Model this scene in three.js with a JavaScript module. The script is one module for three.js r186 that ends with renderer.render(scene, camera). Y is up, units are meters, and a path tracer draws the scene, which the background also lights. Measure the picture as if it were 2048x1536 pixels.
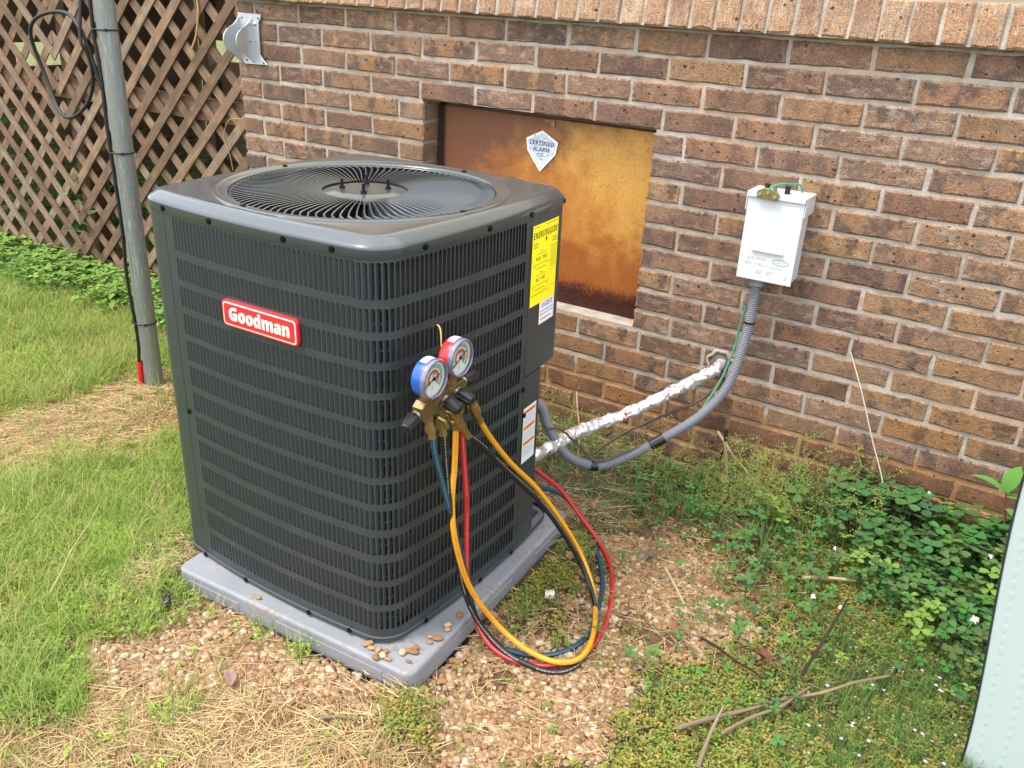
import * as THREE from 'three';
import { mergeGeometries } from 'three/addons/utils/BufferGeometryUtils.js';
import { RoundedBoxGeometry } from 'three/addons/geometries/RoundedBoxGeometry.js';

// ------------------------------------------------------------------ camera, sky, sun, exposure
const scene = new THREE.Scene();
const camera = new THREE.PerspectiveCamera(47.64, 4 / 3, 0.05, 400);
camera.position.set(2.5578, 1.3596, 2.3898);
camera.up.set(-0.2533, 0.9101, -0.32796);
camera.lookAt(2.5578 - 0.46267, 1.3596 - 0.4117, 2.3898 - 0.78514);
const renderer = new THREE.WebGLRenderer({ antialias: true });
renderer.toneMapping = THREE.LinearToneMapping;
renderer.toneMappingExposure = 2.5;
renderer.shadowMap.enabled = true;
const SUN = new THREE.Vector3(-0.38, 1.0, 0.42).normalize();

// ------------------------------------------------------------------ random numbers and noise
let seed = 12345;
function rnd() { seed = (seed * 1664525 + 1013904223) >>> 0; return seed / 4294967296; }
function rr(a, b) { return a + (b - a) * rnd(); }
const NT = new Float32Array(65536);
for (let i = 0; i < 65536; i++) NT[i] = rnd();
function vn(x, y) {
  const xi = Math.floor(x), yi = Math.floor(y); let fx = x - xi, fy = y - yi;
  fx = fx * fx * (3 - 2 * fx); fy = fy * fy * (3 - 2 * fy);
  const a = ((yi & 255) << 8), b = (((yi + 1) & 255) << 8), c = xi & 255, d = (xi + 1) & 255;
  const p = NT[a + c], q = NT[a + d], r = NT[b + c], s = NT[b + d];
  return p + (q - p) * fx + (r - p) * fy + (p - q - r + s) * fx * fy;
}
function fbm(x, y, o = 4) { let s = 0, a = 0.5, n = 0; for (let i = 0; i < o; i++) { s += a * vn(x, y); n += a; a *= 0.5; x = x * 2.03 + 17.3; y = y * 2.03 + 9.1; } return s / n; }
function sst(a, b, x) { const t = Math.min(1, Math.max(0, (x - a) / (b - a))); return t * t * (3 - 2 * t); }
const lerp = (a, b, t) => a + (b - a) * t;

// sky: bright thin overcast with soft clouds
{
  const W = 512, Hh = 256, d = new Float32Array(W * Hh * 4);
  for (let j = 0; j < Hh; j++) for (let i = 0; i < W; i++) {
    const el = (j + 0.5) / Hh * Math.PI - Math.PI / 2, az = ((i + 0.5) / W - 0.5) * 2 * Math.PI;
    const dx = Math.cos(el) * Math.cos(az), dy = Math.sin(el), dz = Math.cos(el) * Math.sin(az);
    const s = Math.max(0, dx * SUN.x + dy * SUN.y + dz * SUN.z);
    const c = fbm(dx * 2.2 / (Math.abs(dy) + 0.45) + 40, dz * 2.2 / (Math.abs(dy) + 0.45) + 40, 5);
    const cl = sst(0.36, 0.66, c);
    let L = 0.80 + 0.18 * Math.max(0, dy) + 0.36 * Math.pow(s, 5) + 0.3 * cl;
    if (dy < 0) L = 0.5;
    const k = (j * W + i) * 4;
    d[k] = L * lerp(0.90, 1.0, cl); d[k + 1] = L * lerp(0.965, 1.0, cl); d[k + 2] = L * lerp(1.10, 1.02, cl); d[k + 3] = 1;
  }
  const t = new THREE.DataTexture(d, W, Hh, THREE.RGBAFormat, THREE.FloatType);
  t.mapping = THREE.EquirectangularReflectionMapping; t.magFilter = THREE.LinearFilter; t.minFilter = THREE.LinearFilter; t.needsUpdate = true;
  scene.background = t; scene.environment = t;
}
const sun = new THREE.DirectionalLight(0xfff6e8, 1.5);
sun.position.set(1.5 + SUN.x * 8, 0.5 + SUN.y * 8, 0.8 + SUN.z * 8); sun.target.position.set(1.5, 0.5, 0.8);
sun.castShadow = true; sun.shadow.radius = 30; sun.shadow.mapSize.set(2048, 2048);
Object.assign(sun.shadow.camera, { left: -4, right: 4, top: 4, bottom: -4, near: 0.5, far: 20 });
scene.add(sun, sun.target);

// ------------------------------------------------------------------ helpers
const V3 = (x, y, z) => new THREE.Vector3(x, y, z);
const taken = {};
function numbered(n) { if (taken[n] === undefined) { taken[n] = 0; return n; } taken[n]++; return n + '_' + String(taken[n]).padStart(3, '0'); }
function shade(o) { o.castShadow = true; o.receiveShadow = true; return o; }
function part(name, geo, mat, parent, label) { const m = shade(new THREE.Mesh(geo, mat)); m.name = name; parent.add(m); if (label) m.userData.label = label; return m; }
function thing(name, label, category, pos = [0, 0, 0], group) {
  const g = new THREE.Group(); g.name = numbered(name); g.position.set(...pos); g.userData = { label, category };
  if (group) g.userData.group = group; scene.add(g); return g;
}
function single(name, geo, mat, label, category, group) {
  const m = shade(new THREE.Mesh(geo, mat)); m.name = numbered(name); m.userData = { label, category }; if (group) m.userData.group = group; scene.add(m); return m;
}
function norm(g) {
  g = g.index ? g.toNonIndexed() : g.clone();
  if (!g.attributes.uv) g.setAttribute('uv', new THREE.BufferAttribute(new Float32Array(g.attributes.position.count * 2), 2));
  if (!g.attributes.normal) g.computeVertexNormals();
  for (const k of Object.keys(g.attributes)) if (!['position', 'normal', 'uv'].includes(k)) g.deleteAttribute(k);
  return g;
}
const merge = (l) => mergeGeometries(l.map(norm));
function box(w, h, d, x = 0, y = 0, z = 0) { const g = new THREE.BoxGeometry(w, h, d); g.translate(x, y, z); return g; }
function rbox(w, h, d, r, x = 0, y = 0, z = 0, s = 2) { const g = new RoundedBoxGeometry(w, h, d, s, r); g.translate(x, y, z); return g; }
function cyl(r0, r1, h, n = 20, x = 0, y = 0, z = 0) { const g = new THREE.CylinderGeometry(r0, r1, h, n); g.translate(x, y, z); return g; }
// cylinder from a to b
function rod(a, b, r0, r1 = r0, n = 12) {
  const A = V3(...a), B = V3(...b), d = B.clone().sub(A), g = new THREE.CylinderGeometry(r1, r0, d.length(), n);
  g.applyQuaternion(new THREE.Quaternion().setFromUnitVectors(V3(0, 1, 0), d.clone().normalize())); g.translate((A.x + B.x) / 2, (A.y + B.y) / 2, (A.z + B.z) / 2); return g;
}
// tube with radius as a function of arc length s (metres) and angle
function tube(pts, r, seg, radial = 10, closed = false, tension = 0.5) {
  const c = new THREE.CatmullRomCurve3(pts.map(p => V3(...p)), closed, 'catmullrom', tension);
  const L = c.getLength(), fr = c.computeFrenetFrames(seg, closed), P = [], U = [], I = [];
  for (let i = 0; i <= seg; i++) {
    const p = c.getPointAt(i / seg), N = fr.normals[i], B = fr.binormals[i];
    for (let j = 0; j <= radial; j++) {
      const a = j / radial * Math.PI * 2, R = typeof r === 'function' ? r(i / seg * L, j === radial ? 0 : a, L) : r;
      P.push(p.x + R * (Math.cos(a) * N.x + Math.sin(a) * B.x), p.y + R * (Math.cos(a) * N.y + Math.sin(a) * B.y), p.z + R * (Math.cos(a) * N.z + Math.sin(a) * B.z));
      U.push(i / seg * L, j / radial);
    }
  }
  for (let i = 0; i < seg; i++) for (let j = 0; j < radial; j++) { const a = i * (radial + 1) + j, b = a + radial + 1; I.push(a, a + 1, b, b, a + 1, b + 1); }
  const g = new THREE.BufferGeometry(); g.setAttribute('position', new THREE.Float32BufferAttribute(P, 3)); g.setAttribute('uv', new THREE.Float32BufferAttribute(U, 2)); g.setIndex(I); g.computeVertexNormals(); return g;
}
function geoFrom(P, U) { const g = new THREE.BufferGeometry(); g.setAttribute('position', new THREE.Float32BufferAttribute(P, 3)); if (U) g.setAttribute('uv', new THREE.Float32BufferAttribute(U, 2)); g.computeVertexNormals(); return g; }
function std(color, roughness = 0.6, metalness = 0, extra = {}) { return new THREE.MeshStandardMaterial({ color, roughness, metalness, side: THREE.DoubleSide, ...extra }); }
function phys(o) { return new THREE.MeshPhysicalMaterial({ side: THREE.DoubleSide, ...o }); }
function dataTex(w, h, fn, srgb = true, wrap = true) {
  const d = new Uint8Array(w * h * 4);
  for (let j = 0; j < h; j++) for (let i = 0; i < w; i++) { const c = fn(i, j), k = (j * w + i) * 4; d[k] = c[0]; d[k + 1] = c[1]; d[k + 2] = c[2]; d[k + 3] = c[3] === undefined ? 255 : c[3]; }
  const t = new THREE.DataTexture(d, w, h, THREE.RGBAFormat); if (srgb) t.colorSpace = THREE.SRGBColorSpace;
  if (wrap) t.wrapS = t.wrapT = THREE.RepeatWrapping; t.magFilter = THREE.LinearFilter; t.minFilter = THREE.LinearMipmapLinearFilter; t.generateMipmaps = true; t.needsUpdate = true; return t;
}
function strokes(c, x, y, w, h = 3) { for (let q = x; q < x + w;) { const l = rr(4, 16); c.fillRect(q, y - h, Math.min(l, x + w - q), h); q += l + rr(2, 6); } }
function canvasTex(w, h, draw) { const c = document.createElement('canvas'); c.width = w; c.height = h; draw(c.getContext('2d'), w, h); const t = new THREE.CanvasTexture(c); t.colorSpace = THREE.SRGBColorSpace; return t; }
// noise tile (periodic 256 lattice cells are wide enough): grain for bump and roughness
const grainTex = dataTex(512, 512, (i, j) => { const v = 255 * (0.55 * fbm(i / 8, j / 8, 3) + 0.45 * NT[((j & 255) << 8) + (i & 255)]); return [v, v, v]; }, false);
const sheetTex = dataTex(512, 512, (i, j) => { const v = 120 + 135 * fbm(i / 40, j / 40, 4); return [v, v, v]; }, false);

// ------------------------------------------------------------------ terrain
function inPoly(x, z, p) { let c = false; for (let i = 0, j = p.length - 1; i < p.length; j = i++) { const [a, b] = p[i], [d, e] = p[j]; if ((b > z) !== (e > z) && x < (d - a) * (z - b) / (e - b) + a) c = !c; } return c; }
function edgeDist(x, z, p) { let m = 1e9; for (let i = 0, j = p.length - 1; i < p.length; j = i++) { const [a, b] = p[j], [c, d] = p[i]; const vx = c - a, vz = d - b; let t = ((x - a) * vx + (z - b) * vz) / (vx * vx + vz * vz); t = Math.max(0, Math.min(1, t)); m = Math.min(m, Math.hypot(x - a - t * vx, z - b - t * vz)); } return m; }
function soft(x, z, p, w = 0.08) { const d = edgeDist(x, z, p) * (inPoly(x, z, p) ? 1 : -1) + (fbm(x * 9 + 3, z * 9 + 7, 3) - 0.5) * 0.16; return sst(-w / 2, w / 2, d); }
const GR1 = [[1.05, 1.66], [1.08, 1.42], [1.14, 1.3], [1.36, 1.3], [1.7, 1.28], [1.72, 1.33], [1.56, 1.42], [1.36, 1.55], [1.2, 1.68]];
const GR2 = [[1.66, 1.3], [1.66, 0.92], [1.78, 0.96], [1.94, 0.98], [2.08, 0.93], [2.12, 1.05], [2.04, 1.24], [2.0, 1.5], [1.86, 1.5], [1.8, 1.34]];
const GR3 = [[1.76, 0.52], [1.92, 0.36], [2.05, 0.42], [2.2, 0.66], [2.15, 0.86], [2.02, 0.99], [1.92, 1.02], [1.84, 0.84], [1.86, 0.66]];
const DRY1 = [[-0.25, 1.35], [-0.1, 0.86], [-0.08, 0.5], [0.2, 0.42], [0.5, 0.75], [0.36, 1.02], [0.2, 1.34]];
const DRY2 = [[0.95, 2.0], [1.2, 1.68], [1.45, 1.48], [1.7, 1.34], [1.82, 1.42], [1.8, 1.7], [1.3, 2.0]];
const DRY3 = [[1.3, 0.05], [1.6, 0.1], [1.7, 0.25], [1.62, 0.5], [1.3, 0.52], [1.15, 0.3]];
const DIRT = [[1.8, 0.3], [2.0, 0.16], [2.3, 0.4], [2.4, 0.75], [2.2, 0.85], [2.1, 0.6]];
const CLOV = [[2.3, 0.02], [3.4, 0.02], [3.4, 0.46], [2.66, 0.5], [2.5, 0.44], [2.42, 0.3], [2.34, 0.14]];
const PAD = [[1.02, 0.58], [1.675, 0.57], [1.695, 1.285], [1.03, 1.31]];
const gravelW = (x, z) => Math.max(soft(x, z, GR1), soft(x, z, GR2), soft(x, z, GR3));
function H(x, z) {
  let h = (fbm(x * 2.2 + 5, z * 2.2 + 2, 3) - 0.5) * 0.03 + (fbm(x * 9, z * 9 + 4, 2) - 0.5) * 0.012;
  h += 0.05 * Math.exp(-((x - 0.1) ** 2 + (z - 0.75) ** 2) / 0.16) * 0.6;      // low mound at the pole
  h += 0.035 * sst(0.5, 0.05, z) * sst(1.9, 2.3, x) * sst(-0.3, 0, z);
  const pd = inPoly(x, z, PAD) ? 1 : sst(0.12, 0.0, edgeDist(x, z, PAD));
  h = lerp(h, inPoly(x, z, PAD) ? -0.012 : z > 1.28 ? 0.02 : 0.012, pd); h += 0.03 * Math.exp(-((x - 1.74) ** 2) / 0.003 - ((z - 0.64) ** 2) / 0.008); h += 0.026 * Math.exp(-((x - 1.735) ** 2 + (z - 1.345) ** 2) / 0.006);
  const far = sst(6, 25, Math.hypot(x - 1.5, z - 1)); h = lerp(h, 0, far);
  return h - 0.006;
}
function steps(list) { const o = []; for (const [a, b, s] of list) { const n = Math.round((b - a) / s); for (let i = 0; i < n; i++) o.push(a + (b - a) * i / n); } o.push(list[list.length - 1][1]); return o; }
{
  const xs = steps([[-120, -20, 20], [-20, -6, 2], [-6, -2.4, 0.3], [-2.4, 3.4, 0.03], [3.4, 8, 0.4], [8, 24, 4], [24, 124, 20]]);
  const zs = steps([[-120, -20, 20], [-20, -4, 2], [-4, -0.15, 0.25], [-0.15, 2.6, 0.03], [2.6, 8, 0.4], [8, 24, 4], [24, 124, 20]]);
  const P = [], C = [], U = [], I = [], nx = xs.length;
  for (const z of zs) for (const x of xs) {
    P.push(x, H(x, z), z); U.push(x / 1.6, z / 1.6);
    // base colours of what lies on the ground: clay soil, thatch, lawn
    const g = gravelW(x, z), n = fbm(x * 3 + 11, z * 3 + 8, 4), n2 = fbm(x * 14, z * 14, 3);
    let c = [0.24, 0.19, 0.085];                                                       // thatch and lawn
    const dry = Math.max(soft(x, z, DRY1), soft(x, z, DRY2), soft(x, z, DRY3));
    const mix = (d, t) => { c = c.map((v, i) => lerp(v, d[i], t)); };
    mix([0.13, 0.15, 0.045], sst(0.4, 0.62, n) * 0.6);
    mix([0.36, 0.24, 0.12], dry * 0.85);
    mix([0.26, 0.155, 0.075], soft(x, z, DIRT, 0.3) * sst(0.35, 0.6, n2) * 0.9);
    mix([0.33, 0.19, 0.10], g * 0.95);
    mix([0.30, 0.14, 0.06], sst(0.6, 0.72, n2) * 0.5 * g);
    if (Math.hypot(x - 1.4, z - 0.8) > 5 || z < -0.3) c = [0.30, 0.36, 0.08];
    C.push(...c);
  }
  for (let j = 0; j < zs.length - 1; j++) for (let i = 0; i < nx - 1; i++) { const a = j * nx + i; I.push(a, a + nx, a + 1, a + 1, a + nx, a + nx + 1); }
  const g = new THREE.BufferGeometry(); g.setAttribute('position', new THREE.Float32BufferAttribute(P, 3)); g.setAttribute('uv', new THREE.Float32BufferAttribute(U, 2)); g.setAttribute('color', new THREE.Float32BufferAttribute(C, 3)); g.setIndex(I); g.computeVertexNormals();
  const soilTex = dataTex(1024, 1024, (i, j) => {
    const n = fbm(i / 5, j / 5, 3), m = fbm(i / 60, j / 60, 3), s = NT[((j & 255) << 8) + ((i * 7) & 255)];
    const v = 150 + 90 * (n - 0.5) + 70 * (m - 0.5) + 40 * (s - 0.5); return [v + 8, v, v - 10];
  });
  const m = std(0xffffff, 0.95, 0, { vertexColors: true, map: soilTex, bumpMap: grainTex, bumpScale: 0.006 });
  const o = shade(new THREE.Mesh(g, m)); o.name = 'ground'; o.userData = { kind: 'structure' }; scene.add(o);
}
console.log('terrain');

// ------------------------------------------------------------------ brick wall
const L = 0.2127, PC = 0.066875, Y0 = 1.25, BH = 0.0565, MJ = 0.0102;
const XL = -0.095, XR = 3.55, OX0 = 0.757, OX1 = 1.574, OY0 = 0.4195, OY1 = 1.0115;
const CW = 256, CH = 84, COLS = 8, ROWS = 24;
const brickCol = new Uint8Array(2048 * 2048 * 4), brickHgt = new Uint8Array(2048 * 2048 * 4);
{
  const pal = [[121, 90, 69], [111, 82, 65], [129, 96, 73], [105, 79, 64], [134, 101, 73], [118, 86, 65], [124, 94, 74], [137, 103, 71]];
  const tan = [[152, 118, 88], [144, 109, 82], [160, 128, 98], [136, 103, 79], [166, 136, 106]];
  for (let cell = 0; cell < COLS * ROWS; cell++) {
    const cx = (cell % COLS) * CW, cy = Math.floor(cell / COLS) * CH, isTan = cell >= 152;
    const base = isTan ? tan[Math.floor(rnd() * tan.length)] : pal[Math.floor(rnd() * pal.length)];
    const dk = isTan ? [128, 92, 66] : [74, 59, 53], lt = isTan ? [192, 162, 130] : [148, 114, 85];
    const darkAmt = isTan ? rr(0, 0.4) : rr(0.2, 0.9), ltAmt = rr(0.1, 0.8), eff = rnd() < (isTan ? 0.45 : 0.33) ? rr(0.4, 1) : 0, ox = rr(0, 900), oy = rr(0, 900), grey = rr(0, 0.35);
    const dots = []; const nd = isTan ? 10 : Math.floor(rr(6, 34));
    for (let k = 0; k < nd; k++) dots.push([rr(4, 252), rr(4, 80), rnd() < 0.15 ? rr(3, 6) : rr(0.9, 2.6), rr(0.5, 1)]);
    for (let j = 0; j < CH; j++) for (let i = 0; i < CW; i++) {
      const bnd = fbm(ox + i / 42, oy + j / 95, 3), f2 = fbm(ox + i / 13 + 50, oy + j / 13, 3), f3 = vn(ox + i / 2.1, oy + j / 2.1), f4 = NT[((j * 3 + cell * 5) & 255) * 256 + ((i * 5 + cell * 11) & 255)];
      let d = sst(0.46, 0.66, bnd * 0.7 + f2 * 0.3) * darkAmt, l = sst(0.52, 0.34, bnd * 0.75 + f2 * 0.25) * ltAmt;
      let c = [0, 1, 2].map(k => { let v = base[k]; v = lerp(v, dk[k], d * 0.8); v = lerp(v, lt[k], l * 0.6); return v; });
      const g = (c[0] + c[1] + c[2]) / 3; c = c.map(v => lerp(v, g * 1.05, grey * sst(0.45, 0.6, f2)));
      const gr = 1 + (f3 - 0.5) * 0.46 + (f4 - 0.5) * 0.34; c = c.map(v => v * gr);
      let h = 150 + (f3 - 0.5) * 90 + (f4 - 0.5) * 50 + (f2 - 0.5) * 70;
      if (isTan && vn(ox + i / 34, oy + j / 2.4) > 0.72) { c = c.map(v => v * 0.86); h -= 40; }
      const e = sst(0.52, 0.82, fbm(ox + i / 30 + 200, oy + j / 15 + 80, 5) + (f4 - 0.5) * 0.25 + (f3 - 0.5) * 0.15) * eff; c = c.map((v, k) => lerp(v, [178, 163, 148][k], e * 0.65));
      const ed = Math.min(i, CW - 1 - i, j, CH - 1 - j), sm = sst(9, 1, ed + (f2 - 0.5) * 16) * (0.35 + 0.5 * sst(0.45, 0.6, bnd)); c = c.map((v, k) => lerp(v, [160, 140, 120][k], sm * 0.6)); h -= sst(5, 0, ed) * 40;
      for (const q of dots) { const r2 = (i - q[0]) ** 2 + (j - q[1]) ** 2; if (r2 < q[2] * q[2] * 2) { const t = sst(q[2] * q[2] * 1.8, q[2] * q[2] * 0.5, r2) * q[3]; c = c.map((v, k) => lerp(v, [44, 38, 40][k], t)); h -= 70 * t; } }
      const k = ((cy + j) * 2048 + cx + i) * 4; for (let q = 0; q < 3; q++) { brickCol[k + q] = Math.max(0, Math.min(255, c[q])); brickHgt[k + q] = Math.max(0, Math.min(255, h)); } brickCol[k + 3] = brickHgt[k + 3] = 255;
    }
  }
}
const mk = (d, srgb) => { const t = new THREE.DataTexture(d, 2048, 2048, THREE.RGBAFormat); if (srgb) t.colorSpace = THREE.SRGBColorSpace; t.magFilter = THREE.LinearFilter; t.minFilter = THREE.LinearMipmapLinearFilter; t.generateMipmaps = true; t.needsUpdate = true; return t; };
const brickMaps = { map: mk(brickCol, true), bumpMap: mk(brickHgt, false), bumpScale: 0.003 };
const brickMat = std(0xffffff, 0.88, 0, brickMaps), brickClay = std(0xfff4e0, 0.88, 0, brickMaps), brickClay2 = std(0xffeed4, 0.9, 0, brickMaps);
console.log('brick atlas');
let brickN = 0;
// one brick: front face at z = 0, centred, depth d back; chipped outline, eased edges; texture cell of its own
function brickGeo(w, h, d, cell, rot = false) {
  const nx = Math.max(2, Math.round(w / 0.034)), ny = 2, ring = [], r = 0.0045;
  for (let i = 0; i < nx; i++) ring.push([-w / 2 + w * i / nx, -h / 2]); for (let i = 0; i < ny; i++) ring.push([w / 2, -h / 2 + h * i / ny]);
  for (let i = 0; i < nx; i++) ring.push([w / 2 - w * i / nx, h / 2]); for (let i = 0; i < ny; i++) ring.push([-w / 2, h / 2 - h * i / ny]);
  const n = ring.length, out = ring.map(p => [p[0] + rr(-0.0016, 0.0016), p[1] + rr(-0.0016, 0.0016), -0.0045]), inn = out.map(p => { const sx = (w / 2 - r * rr(0.6, 1.5)) / (w / 2), sy = (h / 2 - r * rr(0.6, 1.5)) / (h / 2); return [p[0] * sx, p[1] * sy, rr(-0.0008, 0.0006)]; });
  const bk = out.map(p => [p[0], p[1], -d]), P = [], U = [], cx = (cell % COLS) * CW, cy = Math.floor(cell / COLS) * CH;
  const W = rot ? h : w, fw = Math.min(1, W / 0.2025), u0 = (1 - fw) * ((cell * 37 % 100) / 100);
  const push = (p) => {
    P.push(p[0], p[1], p[2]);
    let a = (rot ? p[1] / h : p[0] / w) + 0.5, b = (rot ? p[0] / w : p[1] / h) + 0.5;
    if (p[2] < -0.01) { a = Math.abs(p[0]) > w / 2 - 0.004 ? a - Math.sign(p[0]) * 0.4 : a; }
    a = Math.max(0.01, Math.min(0.99, u0 + a * fw)); b = Math.max(0.03, Math.min(0.97, b)); U.push((cx + a * CW) / 2048, (cy + b * CH) / 2048);
  };
  const c = [0, 0, rr(0, 0.0008)];
  for (let i = 0; i < n; i++) { const j = (i + 1) % n; for (const p of [inn[i], inn[j], c, out[i], out[j], inn[j], out[i], inn[j], inn[i], bk[i], bk[j], out[j], bk[i], out[j], out[i]]) push(p); }
  return geoFrom(P, U);
}
const wall = thing('brick_wall', 'long brown brick house wall with grey mortar joints and a rusty access door', 'wall');
{
  const shiftL = { 0: 0, 1: 0.506, 2: 0.013, 3: 0.493, 4: 0.063, 5: 0.51, 6: 0.047, 7: 0.5, 8: 0.05, 9: 0.5, 10: 0.05, 11: 0.5, 12: 0.05, 13: 0.512, 14: -0.01, 15: 0.508, 16: 0.033, 17: 0.537, 18: 0.03, 19: 0.52 };
  const shiftR = { 4: -0.159, 5: 0.413, 6: -0.12, 7: 0.434, 8: -0.085, 9: 0.431, 10: -0.077, 11: 0.411, 12: -0.029 };
  const extra = [], bricks = [];
  for (let c = 0; c < 20; c++) {
    const y = Y0 - PC * c, segs = (c >= 4 && c <= 12) ? [[XL, OX0, shiftL[c]], [OX1, XR, shiftR[c]]] : [[XL, XR, shiftL[c]]];
    for (const [a, b, s] of segs) {
      const js = [a - MJ / 2]; for (let k = -2; k < 20; k++) { const x = L * (k + s) + ((k * 7 + c * 13) % 5 - 2) * 0.0012; if (x > a + 0.05 && x < b - 0.05) js.push(x); } js.push(b + MJ / 2);
      for (let i = 0; i < js.length - 1; i++) bricks.push([(js[i] + js[i + 1]) / 2, y, js[i + 1] - js[i] - MJ, c]);
    }
  }
  for (const [x, y, w, c] of bricks) {
    const hidden = x > 2.86 || (x < 1.05 && y < 0.38) || (y < 0.02);
    let cell = Math.floor(rnd() * 152);
    const g = brickGeo(w + rr(-0.002, 0.002), BH + rr(-0.0015, 0.0015), 0.098, cell);
    const dz = rr(-0.0022, 0.0022), ry = rr(-0.006, 0.006), rz = rr(-0.005, 0.005);
    if (hidden) { g.rotateZ(rz); g.translate(x, y, dz); extra.push(g); continue; }
    const m = part('brick', g, c >= 16 ? (rnd() < 0.75 ? brickClay2 : brickClay) : c >= 13 && rnd() < 0.75 ? brickClay : brickMat, wall); m.position.set(x, y + rr(-0.0012, 0.0012), dz); m.rotation.set(0, ry, rz);
  }
  const ex = part('brick_remainder', merge(extra), brickMat, wall); ex.userData.kind = 'stuff';
  // rowlock ledge: bricks on edge, leaning out, sloped tops
  const led = [];
  for (let i = 0; ; i++) {
    const x = XL + 0.028 + i * 0.0675; if (x > XR) break;
    const g = brickGeo(0.0575 + rr(-0.002, 0.002), 0.094, 0.12, 152 + Math.floor(rnd() * 40), true);
    g.rotateX(-0.16);
    if (x > 2.86) { g.translate(x, 1.3385, 0.03); led.push(g); continue; }
    const m = part('ledge_brick', g, brickMat, wall); m.position.set(x, 1.3385 + rr(-0.0015, 0.0015), 0.03 + rr(-0.002, 0.002)); m.rotation.z = rr(-0.02, 0.02);
  }
  part('ledge_brick_remainder', merge(led), brickMat, wall).userData.kind = 'stuff';
  // mortar: recessed body of the wall with the door opening left open
  const mz = -0.0052, dp = 0.1;
  const bx = (x0, x1, y0, y1, z0 = mz - dp, z1 = mz) => { const g = box(x1 - x0, y1 - y0, z1 - z0, (x0 + x1) / 2, (y0 + y1) / 2, (z0 + z1) / 2); return g; };
  const e = 0.006, top = Y0 + BH / 2 + 0.011;
  const lede = bx(XL + 0.004, XR, -0.047, 0.047, -0.118, -0.007); lede.rotateX(-0.16); lede.translate(0, 1.3385, 0.03);
  const mg = merge([bx(XL + e, OX0 - e, OY0 + 0.0, OY1 + 0.0105), bx(OX1 + e, XR, OY0, OY1 + 0.0105), bx(XL + e, XR, OY1 + 0.0105, top), bx(XL + e, XR, 0.247, OY0), lede]), lowM = bx(XL + e, XR, -0.2, 0.247).toNonIndexed();
  for (const q of [mg, lowM]) { const pos = q.attributes.position, nn = q.attributes.normal, uv = q.attributes.uv;
  for (let i = 0; i < pos.count; i++) { if (Math.abs(nn.getX(i)) > 0.5) uv.setXY(i, pos.getZ(i) / 1.2, pos.getY(i) / 1.2); else if (Math.abs(nn.getY(i)) > 0.7) uv.setXY(i, pos.getX(i) / 1.2, pos.getZ(i) / 1.2); else uv.setXY(i, pos.getX(i) / 1.2, pos.getY(i) / 1.2); } }
  const mortTex = dataTex(1024, 1024, (i, j) => { const n = fbm(i / 26, j / 26, 4), s = NT[((j & 255) << 8) + (i & 255)], o = sst(0.55, 0.7, fbm(i / 70 + 9, j / 70, 3)); const v = 154 + 46 * (n - 0.5) + 34 * (s - 0.5); return [v + 6 + 6 * o, v - 3 - 6 * o, v - 14 - 14 * o]; });
  part('mortar', mg, std(0xffffff, 0.95, 0, { map: mortTex, bumpMap: grainTex, bumpScale: 0.002 }), wall);
  part('clay_stained_mortar', lowM, std(0xf0cfa2, 0.95, 0, { map: mortTex, bumpMap: grainTex, bumpScale: 0.002 }), wall, 'mortar joints stained orange by splashed clay');
  // clay stains splashed on the low joints
  // patched mortar round the pipe hole
  const ringP = []; for (let i = 0; i < 16; i++) { const a = i / 16 * Math.PI * 2; ringP.push([1.868 + Math.cos(a) * 0.038 * rr(0.85, 1.2), 0.375 + Math.sin(a) * 0.034 * rr(0.85, 1.2), 0.004]); }
  part('pipe_hole_patch', tube(ringP, (s, a) => 0.0035 + 0.006 * vn(s * 70, a * 2) * vn(s * 25 + 3, 4), 90, 8, true), std(0x9c9488, 0.95), wall, 'rough ring of pale mortar round the pipe hole');
  part('pipe_hole_putty', (() => { const g = new THREE.SphereGeometry(0.037, 24, 16), p = g.attributes.position; for (let i = 0; i < p.count; i++) { const k = 0.8 + 0.4 * fbm(p.getX(i) * 60 + 5, p.getY(i) * 60 + 9, 3); p.setXYZ(i, p.getX(i) * k + 1.868, p.getY(i) * k + 0.375, p.getZ(i) * 0.3 * k - 0.004); } g.computeVertexNormals(); return g; })(), std(0x6b6258, 1), wall);
}
console.log('wall', wall.children.length);

// siding above the ledge (only its lowest board shows)
{
  const s = thing('siding_wall', 'cream horizontal board siding above the brick ledge', 'wall', [0, 0, 0]);
  const m = std(0xd9d2bd, 0.6);
  for (let i = 0; i < 9; i++) { const g = rbox(XR - XL, 0.125, 0.02, 0.004, (XL + XR) / 2, 1.462 + i * 0.118, -0.055); part('board', g, m, s).rotation.x = 0; }
  part('backing', box(XR - XL, 1.15, 0.06, (XL + XR) / 2, 1.93, -0.1), m, s);
}

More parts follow.
